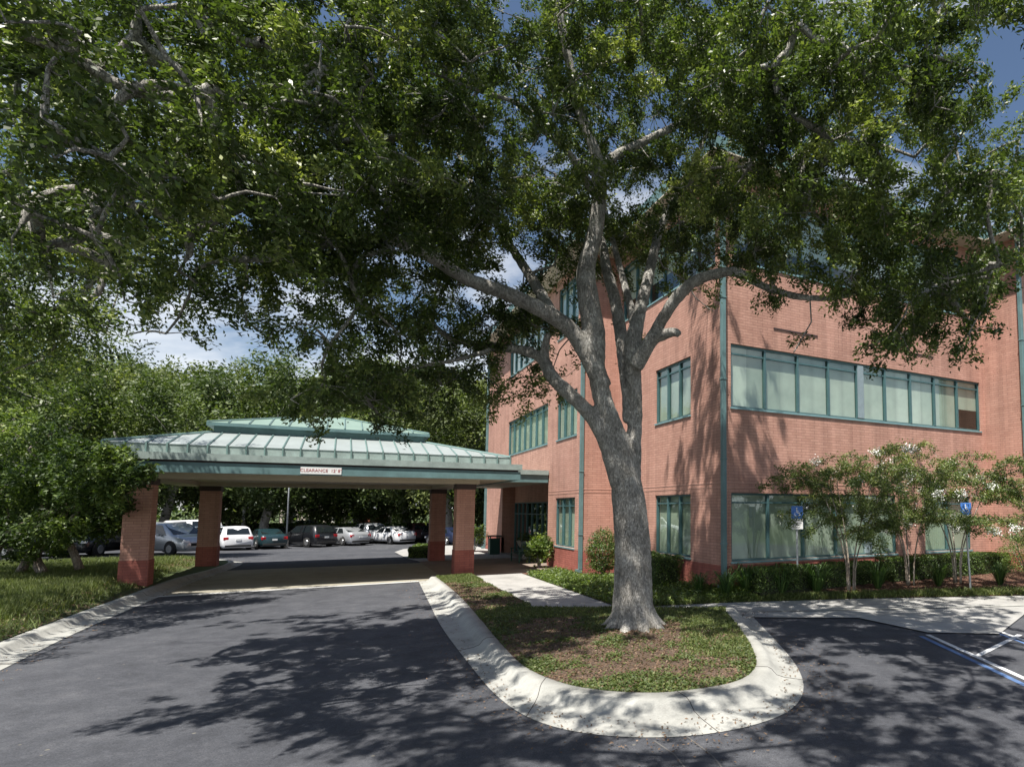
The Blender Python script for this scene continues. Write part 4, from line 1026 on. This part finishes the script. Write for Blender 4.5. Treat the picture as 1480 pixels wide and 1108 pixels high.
def shrub(name, p, r, h, label, mat='boxleaf', n=2600, L=.07, group=None, ww=.5, airy=False):
    t = empty(name, p, 0, label, 'shrub', group); mb = MB()
    for k in range(7):
        an = k*.9; o_ = Vector((math.cos(an), math.sin(an), 0)); mb.tube([o_*.03, o_*r*.3+Vector((0, 0, h*.4)), o_*r*.6+Vector((0, 0, h*.8))], [.018, .014, .006], 5, False)
    mb.build('stem', M['bark'], t)
    if airy:
        nd = []
        for k in range(26):
            v = Vector((random.uniform(-1, 1), random.uniform(-1, 1), random.uniform(-.7, 1)))
            nd.append((Vector((v.x*r*.75, v.y*r*.75, h*.6+v.z*h*.36)), r*.22, 1))
        P_, D_, T_ = twigleaves(nd, 6, L, max(3, n//160), L*.6)
        leaves('foliage', P_, L, L*ww, M[mat], t, .4, T_, None, D_)
    else:
        v = RNG.normal(size=(n, 3)); v /= np.linalg.norm(v, axis=1)[:, None]
        lump = 1+.16*np.sin(v[:, 0]*6+p[0])*np.sin(v[:, 1]*7)*1.2+.1*np.sin(v[:, 2]*9)
        rad = (RNG.uniform(size=n)**.22*lump)[:, None]
        P_ = v*rad*[r, r, h*.5]+[0, 0, h*.52]
        P_ = P_[P_[:, 2] > 0]; leaves('foliage', P_, L, L*ww, M[mat], t, .3, None, (v[:len(P_)])*.4)
    return t
def bp(px, t_, z=None):   # bed point lying on the sight column px, t_ across the bed
    best = None
    for i in range(700):
        s = i/100; q = bedpt(min(s, 6.99), t_); 
        e_ = abs(1000+890*q.x/q.y-px)
        if best is None or e_ < best[0]: best = (e_, q)
    return best[1]
hedge('boxwood_hedge', W(8.75, 19.2, .12), W(8.75, 16.6, .2), .8, .95, 'clipped boxwood hedge under the narrow windows right of the oak trunk', dens=1600)
hedge('boxwood_hedge', W(9.9, 14.0, .26), W(14.6, 14.0, .28), .75, .62, 'long low dark hedge under the wide ground floor window', dens=1500)
hedge('boxwood_hedge', W(14.9, 13.95, .28), W(20.6, 13.8, .3), .8, .68, 'low clipped hedge behind the middle and right crape myrtles', dens=1500)
shrub('round_shrub', W(20.3, 12.6, .25), .95, 1.35, 'large rounded bright shrub at the right edge beside the projecting wing', 'brightleaf', 5000, .06)
shrub('dark_shrub', W(8.3, 20.9, .1), .6, 1.6, 'dark loose shrub against the wall just left of the oak trunk', 'boxleaf', 6500, .07)
shrub('leafy_shrub', W(7.45, 26.0, .03), .48, 1.25, 'pale yellow-green leafy shrub at the end of the entrance bench', 'brightleaf', 1500, .17, airy=True)
shrub('entrance_shrub', W(6.9, 37.4, .03), .7, 1.5, 'loose green shrub beyond the right canopy column', 'brightleaf', 1500, .15, airy=True)
hedge('low_hedge', W(3.75, 33.9, .03), W(4.6, 38.3, .03), 1.3, .5, 'low yellow-green hedge in the far kerb nose beside the far right column', dens=700, L=.09, mat='brightleaf')
hedge('back_hedge', Vector((-75, 56, -.45)), Vector((-14, 60, -.45)), 1.6, 1.55, 'long clipped hedge running behind the parked cars', dens=130, L=.22)
# strap leaved clumps
def clump_mesh(n=90, h=.75, r=.55):
    b_ = MB(); 
    for k in range(n):
        an = random.uniform(0, 6.28); L = r*random.uniform(.35, 1.1); H = h*random.uniform(.6, 1.1); o_ = Vector((math.cos(an), math.sin(an), 0)); s_ = Vector((-math.sin(an), math.cos(an), 0))*.011
        p0 = o_*.05; p1 = o_*L*.45+Vector((0, 0, H*.75)); p2 = o_*L*.85+Vector((0, 0, H)); p3 = o_*L*1.25+Vector((0, 0, H*.8))
        b_.quad(p0-s_, p0+s_, p1+s_, p1-s_); b_.quad(p1-s_, p1+s_, p2+s_*.7, p2-s_*.7); b_.quad(p2-s_*.7, p2+s_*.7, p3)
    return b_
cl = None
clabs = [(1048, .35, .7, 'strap-leaved clump at the foot of the corner downspout'), (1078, .5, .8, 'strap-leaved clump just right of the corner downspout'), (1128, .28, .85, 'strap-leaved clump left of the first parking sign'), (1178, .3, .85, 'strap-leaved clump right of the first parking sign'), (1266, .4, .8, 'strap-leaved clump between left and middle crape myrtles'), (1352, .4, .75, 'strap-leaved clump left of the right crape myrtle'), (1440, .35, .7, 'strap-leaved clump right of the leaning parking sign'), (1010, .4, .6, 'small strap-leaved clump at the right end of the clipped hedge')]
for i, (px, t_, s, lab) in enumerate(clabs):
    q = bp(px, t_)
    if cl is None:
        cl = clump_mesh(110, .95, .6).build('lily_clump', M['strap']); at = cl.data.attributes.new('tint', 'FLOAT', 'FACE')
        at.data.foreach_set('value', np.clip(RNG.normal(.5, .2, len(cl.data.polygons)), 0, 1).astype(np.float32)); o = cl
    else: o = cl.copy(); COL.objects.link(o)
    s *= 1.25; o.location = q; o.scale = (s*1.15, s*1.15, s*.78); o.rotation_euler.z = i*1.1; tag(o, lab, 'plant', 'strap-leaved clumps in the bed')

# ------------------------------------------------------------------ ground cover (stuff)
def scatter(name, n, region, zf, L, Wd, mat, up, zoff, label, blade=False, wt=None):
    pts = []
    x0, x1, y0, y1 = region[0]
    while len(pts) < n:
        x = random.uniform(x0, x1); y = random.uniform(y0, y1)
        if not region[1](x, y): continue
        if wt and random.random() > wt(x, y): continue
        pts.append((x, y, zf(x, y)+abs(random.gauss(0, 1))*zoff))
    dirs = None; N = None
    if blade:
        dirs = np.tile(np.array([0, 0, 1.1]), (n, 1)); N = np.zeros((n, 3))
        nn = RNG.normal(size=(n, 3)); nn[:, 2] *= .3; N = nn
    return tag(leaves(name, np.array(pts), L, Wd, mat, None, up, None, N, dirs), label, 'ground cover', None, 'stuff')
from mathutils import noise as mnoise
def nz(x, y, s, o_=0): return mnoise.noise(Vector((x*s+o_, y*s, o_*1.7)))
scatter('island_weeds', 40000, ((-11, 2, 7, 23.5), in_isl), isl_z, .055, .03, M['weed'], .9, .02, 'low green weeds and creeping ground cover over the island',
        wt=lambda x, y: max(.05, min(1, 0.38+2.2*nz(x, y, .9, 3)+1.1*nz(x, y, 3.1, 5)+ (.5 if x > 0 and y > 10 else 0) + (.4 if y < 8.8 else 0) - .35*math.exp(-((x+1.1)**2+(y-12.1)**2)/3))))
scatter('fallen_leaves', 24000, ((-11, 2, 7, 23.5), in_isl), isl_z, .05, .026, M['dryleaf'], 1.5, .008, 'dry fallen oak leaves littering the island')
scatter('island_grass', 9000, ((-10, -6, 18.5, 23.5), lambda x, y: in_isl(x, y) and AB(x, y)[1] > 21.3), isl_z, .12, .02, M['grassleaf'], 0, .02, 'short grass tuft at the tip of the island by the column', True)
scatter('island_edge_grass', 12000, ((-5, 1.4, 10, 15.1), lambda x, y: in_isl(x, y) and (y > 13.6 or x > -.2)), isl_z, .09, .016, M['grassleaf'], 0, .02, 'sunny green grass on the right and back edges of the island', True)
scatter('lawn_grass', 110000, ((-32, -11, 7, 33), lambda x, y: in_lawn(x, y) and AB(x, y)[0] < -5.1 and x/y > -1.3), lawn_z, .30, .022, M['grassleaf'], 0, .03, 'long uneven grass covering the left lawn', True,
        wt=lambda x, y: (.25+.75*max(0, min(1, .55+1.6*nz(x, y, .6, 9))))*(.25 if AB(x, y)[0] > -5.75 else 1))
def strip_cover(name, n, s0, s1, t0, t1, L, Wd, mat, zoff, label, blade=False):
    pts = np.array([list(bedpt(random.uniform(s0, s1), random.uniform(t0, t1)**1.0)) for _ in range(n)]); pts[:, 2] += np.abs(RNG.normal(size=n))*zoff
    dirs = N = None
    if blade: dirs = np.tile(np.array([0, 0, 1.1]), (n, 1)); N = RNG.normal(size=(n, 3)); N[:, 2] *= .3
    tag(leaves(name, pts, L, Wd, mat, None, .5, None, N, dirs), label, 'ground cover', None, 'stuff')
strip_cover('border_grass', 34000, 2.0, 7, .0, .22, .16, .02, M['grassleaf'], .04, 'bright border grass between sidewalk and planting bed', True)
strip_cover('bed_ground_cover', 30000, .15, 3.2, .0, .75, .10, .045, M['brightleaf'], .07, 'leafy ground cover beside the walkway under the building')
strip_cover('mulch_chips', 12000, 3, 7, .2, .95, .07, .03, M['dryleaf'], .01, 'brown mulch chips over the planting bed')
scatter('lawn_mulch', 9000, ((-26, -10, 7, 36), lambda x, y: in_lawn(x, y) and -6.0 < AB(x, y)[0] < -4.9), lawn_z, .07, .03, M['dryleaf'], 1.2, .01, 'brown mulch strip between left lawn and kerb')
# scattered leaves on the paving
pts = []
for _ in range(1900):
    i = random.randrange(len(IO)-1); p = IO[i].lerp(II[i], random.uniform(-.5, 1)); pts.append((p.x+random.gauss(0, .25), p.y+random.gauss(0, .25), .17 if random.random() < 0 else .03))
for _ in range(700):
    i = random.randrange(len(LO)-1); p = LO[i].lerp(LI[i], random.uniform(-.6, .4)); pts.append((p.x, p.y, .03))
tag(leaves('blown_leaves', np.array(pts), .045, .02, M['dryleaf'], None, 2), 'small blown leaves lying in the gutters', 'leaves', None, 'stuff')

# ------------------------------------------------------------------ cars
def car(kind, paint, label, loc_, heading, group='parked cars'):
    t = empty('parked_car', loc_, heading, label, 'car', group)
    if kind == 'sedan': S = [(0, .5, .56, .62), (.12, .66, .72, .74), (.6, .78, .84, .84), (1.35, .90, .97, .88), (2.15, .93, 1.42, .89), (3.25, .96, 1.44, .89), (4.05, .99, 1.08, .88), (4.55, .98, 1.05, .84), (4.72, .80, .88, .74)]; wb = (.9, 3.65); rw = .33
    elif kind == 'suv': S = [(0, .6, .68, .66), (.12, .85, .92, .80), (.6, .98, 1.04, .88), (1.2, 1.05, 1.13, .92), (1.9, 1.08, 1.64, .93), (3.7, 1.12, 1.70, .93), (4.25, 1.12, 1.62, .92), (4.55, 1.05, 1.12, .90), (4.66, .7, .8, .82)]; wb = (.88, 3.65); rw = .37
    elif kind == 'pickup': S = [(0, .65, .74, .7), (.12, .95, 1.02, .85), (.6, 1.05, 1.12, .92), (1.3, 1.12, 1.2, .95), (1.95, 1.15, 1.78, .95), (3.3, 1.17, 1.8, .95), (3.55, 1.17, 1.25, .95), (5.3, 1.17, 1.24, .95), (5.45, .8, .9, .9)]; wb = (1.0, 4.3); rw = .4
    else: S = [(0, .55, .62, .66), (.12, .8, .88, .80), (.5, .95, 1.0, .90), (.95, 1.03, 1.1, .94), (1.85, 1.08, 1.70, .95), (4.2, 1.12, 1.76, .95), (4.75, 1.12, 1.66, .93), (4.95, 1.05, 1.14, .92), (5.05, .7, .8, .84)]; wb = (.9, 3.95); rw = .35
    L = S[-1][0]; mb = MB(); rings = []
    for (x, bz, rz_, hw) in S:
        cab = rz_ - bz > .3; rh = hw*(.76 if cab else .86)
        rings.append([(x, 0, .22), (x, -hw*.9, .22), (x, -hw, .38), (x, -hw*1.02, bz*.72), (x, -hw*.97, bz), (x, -rh, rz_-(.05 if cab else .015)), (x, -rh*.8, rz_), (x, 0, rz_+.02),
                      (x, rh*.8, rz_), (x, rh, rz_-(.05 if cab else .015)), (x, hw*.97, bz), (x, hw*1.02, bz*.72), (x, hw, .38), (x, hw*.9, .22)])
    n = len(rings[0])
    for r_ in rings: mb.v += [(L/2-p[0], p[1], p[2]) for p in r_]
    for i in range(len(rings)-1):
        for j in range(n): mb.f.append((i*n+j, i*n+(j+1) % n, (i+1)*n+(j+1) % n, (i+1)*n+j))
    mb.f.append(tuple(range(n))[::-1]); mb.f.append(tuple((len(rings)-1)*n+j for j in range(n)))
    bo_ = mb.build('body', paint, t, True)
    P = lambda i, j: Vector(mb.v[i*n+j])
    def pane(name, c, k=.1, outward=.012):
        cen = sum(c, Vector())/4; nrm = (c[1]-c[0]).cross(c[3]-c[0]).normalized()
        if nrm.dot(cen-Vector((0, 0, .9))) < 0: nrm = -nrm
        q = [p.lerp(cen, k)+nrm*outward for p in c]; MB().quad(*q).build(name, M['carglass'], t)
    pane('windscreen', [P(3, 5), P(3, 9), P(4, 9), P(4, 5)], .08, .03)
    ri = 5 if kind != 'suv' and kind != 'minivan' else 6
    pane('rear_window', [P(ri, 5), P(ri, 9), P(ri+1, 9), P(ri+1, 5)], .12, .03)
    for (jb, jt) in ((4, 5), (10, 9)):
        c = [P(3, jb).lerp(P(4, jb), .25), P(4, jb).lerp(P(5, jb), .46), P(4, jt).lerp(P(5, jt), .46), P(4, jt)]; pane('side_window', c, .09)
        c = [P(4, jb).lerp(P(5, jb), .54), P(5, jb).lerp(P(6, jb), .6), P(5, jt).lerp(P(6, jt), .05), P(4, jt).lerp(P(5, jt), .54)]; pane('side_window', c, .09)
    W0 = S[4][3]
    for x in wb:
        for sy in (-1, 1):
            tb = MB(); cx = L/2-x; y0 = sy*(W0-.12); y1 = sy*(W0+.04)
            tb.tube([(cx, y0-sy*.06, rw), (cx, y1-sy*.02, rw), (cx, y1, rw)], [rw, rw, rw*.93], 18); wo = tb.build('wheel', M['tyre'], t, True)
            MB().tube([(cx, y1-.01*sy, rw), (cx, y1+sy*.012, rw)], [rw*.62, rw*.58], 12).build('rim', M['rim'], wo)
            ar = MB(); ar.tube([(cx, y1-sy*.10, rw+.03), (cx, y1-sy*.028, rw+.03)], [rw*1.2, rw*1.2], 18); ar.build('wheel_arch', M['tyre'], t)
    zb = S[-2][1]
    for sy in (-1, 1):
        MB().box(-L/2+.0, -L/2+.16, sy*W0*.62, sy*W0*.93, zb-.28, zb-.08).build('tail_light', M['tail'], t, bevel=.015)
        MB().box(L/2-.2, L/2-.02, sy*W0*.55, sy*W0*.86, S[1][1]-.14, S[1][1]-.0).build('headlight', M['lamp'], t, bevel=.02)
        MB().box(L/2-1.75, L/2-1.6, sy*(W0+.02), sy*(W0+.16), S[3][1], S[3][1]+.12).build('mirror', paint, t, bevel=.02)
    MB().box(-L/2-.025, -L/2+.05, -.16, .16, zb-.35, zb-.22).build('licence_plate', M['plate'], t)
    MB().box(-L/2-.03, -L/2+.14, -W0*.82, W0*.82, .28, .42).build('rear_bumper', M['tyre'], t, bevel=.02)
    gz = S[1][1]; MB().box(L/2-.09, L/2+.02, -W0*.5, W0*.5, gz-.3, gz-.14).build('grille', M['tyre'], t, bevel=.01)
    return t
CP = {n: carpaint('car_paint_'+n, c, m_) for n, c, m_ in (('white', (.75, .76, .78), 0), ('silver', (.48, .50, .53), .5), ('black', (.012, .013, .016), .2), ('teal', (.02, .05, .06), .3), ('maroon', (.05, .015, .02), .3), ('steel', (.20, .27, .36), .5), ('navy', (.02, .03, .07), .3))}
def put(kind, col, px, Y, rel, label):
    x = (px-1000)/890*Y; th = 90+math.degrees(math.atan2(1000-px, 890)); return car(kind, CP[col], label, (x, Y, hz(x, Y)+.01), R(th+rel))
put('sedan', 'steel', -5, 33, 75, 'blue-grey sedan at the left edge, behind the leaning stems')
put('sedan', 'black', 82, 33, 60, 'black sedan behind the low spreading tree')
put('suv', 'black', 148, 34, 150, 'black sport utility car just left of the near left column, facing the drive')
put('minivan', 'silver', 248, 35, 213, 'silver blue minivan seen between the two left columns')
put('suv', 'white', 337, 45, 12, 'white sport utility car seen from behind, right of the far left column')
put('sedan', 'teal', 388, 47, 14, 'dark teal sedan with red tail light, left of the thin grey pole')
put('suv', 'black', 449, 49, 32, 'black off-roader parked right of the thin grey pole')
put('sedan', 'silver', 501, 51, 30, 'silver sedan beside the black off-roader')
put('suv', 'silver', 533, 54.5, 20, 'silver crossover half hidden between silver and white sedans')
put('sedan', 'white', 567, 53, 34, 'white sedan nearest the far right column')
put('suv', 'maroon', 604, 56.5, 14, 'dark maroon sport utility car behind the white sedan')
put('sedan', 'navy', 650, 51, 30, 'dark blue sedan glimpsed between the two right columns')
put('suv', 'navy', 701, 46, 40, 'dark car glimpsed between the near right column and the building')
put('sedan', 'black', 421, 54, 20, 'black sedan glimpsed behind the thin grey pole')
put('sedan', 'silver', 474, 56, 25, 'silver sedan half hidden behind the black off-roader')
put('sedan', 'black', 628, 55, 20, 'black sedan just left of the far right column')
put('suv', 'steel', 300, 46, 20, 'blue-grey sport utility car mostly hidden by the far left column')
put('minivan', 'white', 262, 47, 95, 'white van roof showing above the silver minivan').scale = (1.1, 1.05, 1.2)
put('pickup', 'steel', 447, 62.5, 80, 'blue-grey pickup beyond the hedge behind the black off-roader')
put('sedan', 'white', 503, 63, 85, 'white car beyond the hedge behind the silver sedan')

# ------------------------------------------------------------------ poles, monument sign, distant buildings
def pole(px, Y, h, r, mat, label):
    x = (px-1000)/890*Y; t = empty('light_pole', (x, Y, hz(x, Y)), R(20), label, 'light pole', 'parking lot light poles')
    MB().tube([(0, 0, .5), (0, 0, h)], [r, r*.7], 8).build('pole', M[mat], t, True)
    MB().tube([(0, 0, -.1), (0, 0, .6)], r*2.4, 12).build('footing', M['stone'], t)
    MB().box(-.1, .9, -.18, .18, h-.05, h+.1).build('lamp_head', M[mat], t, bevel=.02)
pole(355, 57, 8.5, .16, 'white', 'white light pole standing behind the white sport utility car')
pole(418, 46.5, 7.5, .06, 'greymetal', 'thin grey light pole between the teal sedan and the black off-roader')
x = (543-1000)/890*66; t = empty('monument_sign', (x, 66, -.45), R(10), 'low pale monument sign with a red name board beyond the hedge', 'sign')
MB().box(-1.7, 1.7, -.25, .25, -.1, 2.6).build('plinth', M['stone'], t, bevel=.04); MB().box(-1.35, 1.35, -.29, -.25, 1.5, 2.35).build('name_board', M['terracotta'], t)
def house(px, Y, w, d, h, rz_, label, nwin):
    x = (px-1000)/890*Y; t = empty('distant_building', (x, Y, -.45), rz_, label, 'building')
    MB().box(-w/2, w/2, -d/2, d/2, -.2, h).build('wall', M['stucco'], t)
    r_ = MB(); e = .6
    r_.quad((-w/2-e, -d/2-e, h), (w/2+e, -d/2-e, h), (w/2-d*.4, 0, h+2.2), (-w/2+d*.4, 0, h+2.2)); r_.quad((w/2+e, d/2+e, h), (-w/2-e, d/2+e, h), (-w/2+d*.4, 0, h+2.2), (w/2-d*.4, 0, h+2.2))
    r_.quad((w/2+e, -d/2-e, h), (w/2+e, d/2+e, h), (w/2-d*.4, 0, h+2.2)); r_.quad((-w/2-e, d/2+e, h), (-w/2-e, -d/2-e, h), (-w/2+d*.4, 0, h+2.2)); r_.quad((-w/2-e, -d/2-e, h-.01), (-w/2-e, d/2+e, h-.01), (w/2+e, d/2+e, h-.01), (w/2+e, -d/2-e, h-.01))
    r_.build('roof', M['terracotta'], t)
    for k in range(nwin):
        for z in (1.0, 4.2):
            if z+1.6 > h: continue
            xx = -w/2+(k+.5)*w/nwin; f = MB().box(xx-.7, xx+.7, -d/2-.05, -d/2+.02, z, z+1.6).build('window', M['white'], t)
            MB().box(xx-.6, xx+.6, -d/2-.06, -d/2-.04, z+.1, z+1.5).build('pane', M['carglass'], f)
house(468, 95, 9, 9, 5.6, R(18), 'pale building with terracotta roof glimpsed through the background trees', 3)
q = np.column_stack([RNG.uniform(-150, 10, 16000), RNG.uniform(84, 100, 16000), RNG.uniform(0, 1, 16000)**.8*9.5-.5])
tag(leaves('distant_wood', q, 1.0, .6, M['farleaf'], None, .2), 'dense far wood closing the view beyond the lot', 'woodland', None, 'stuff')

# ------------------------------------------------------------------ world, sun, camera
SUN = Vector((-.145, -.45, 1.0)).normalized()
el = math.asin(SUN.z); az = math.atan2(SUN.x, SUN.y)
w = bpy.data.worlds.new('World'); sc.world = w; w.use_nodes = True; nt = w.node_tree
bg = nt.nodes['Background']; sky = nt.nodes.new('ShaderNodeTexSky'); sky.sky_type = 'NISHITA'; sky.sun_disc = False
sky.sun_elevation = el; sky.sun_rotation = az; sky.altitude = 10; sky.air_density = 1.0; sky.dust_density = .6; sky.ozone_density = 1.6
tc = nt.nodes.new('ShaderNodeTexCoord'); mp = nt.nodes.new('ShaderNodeMapping'); mp.inputs['Scale'].default_value = (1, 1, 2.6); lk(nt, tc.outputs['Generated'], mp.inputs[0])
n = noise(nt, 2.3, 8, .58, mp.outputs[0]); n.inputs['Distortion'].default_value = .3
sz = nt.nodes.new('ShaderNodeSeparateXYZ'); lk(nt, tc.outputs['Generated'], sz.inputs[0])
mz = nt.nodes.new('ShaderNodeMath'); mz.operation = 'MULTIPLY_ADD'; lk(nt, sz.outputs[2], mz.inputs[0]); mz.inputs[1].default_value = -.38; mz.inputs[2].default_value = .19
mclamp = nt.nodes.new('ShaderNodeMath'); mclamp.operation = 'ADD'; lk(nt, mz.outputs[0], mclamp.inputs[0]); lk(nt, n.outputs['Fac'], mclamp.inputs[1])
cr = ramp(nt, mclamp.outputs[0], [(.50, (0, 0, 0)), (.70, (.9, .9, .9))])
mx = mixc(nt, cr.outputs[0], sky.outputs[0], (9.5, 9.7, 10.0))
lk(nt, mx, bg.inputs[0]); bg.inputs[1].default_value = .066
ld = bpy.data.lights.new('sun', 'SUN'); ld.energy = 5.0; ld.angle = R(.53); ld.color = (1, .95, .87)
so = bpy.data.objects.new('sun', ld); COL.objects.link(so); so.rotation_euler = SUN.to_track_quat('Z', 'Y').to_euler(); so.location = (0, 0, 60)
cd = bpy.data.cameras.new('camera'); cam = bpy.data.objects.new('camera', cd); COL.objects.link(cam)
cam.location = (0, 0, 2.5); cam.rotation_euler = (R(90)+TH, 0, 0)
cd.sensor_fit = 'HORIZONTAL'; cd.sensor_width = 36; cd.lens = 36*FP/1480
cd.shift_x = (740-CX)/1480; cd.shift_y = -(554-CY)/1480
cd.clip_start = .05; cd.clip_end = 4000
sc.camera = cam
sc.render.engine = 'CYCLES'
sc.view_settings.view_transform = 'Standard'; sc.view_settings.look = 'None'; sc.view_settings.exposure = .82; sc.view_settings.gamma = 1
sc.cycles.transparent_max_bounces = 12; sc.cycles.max_bounces = 6
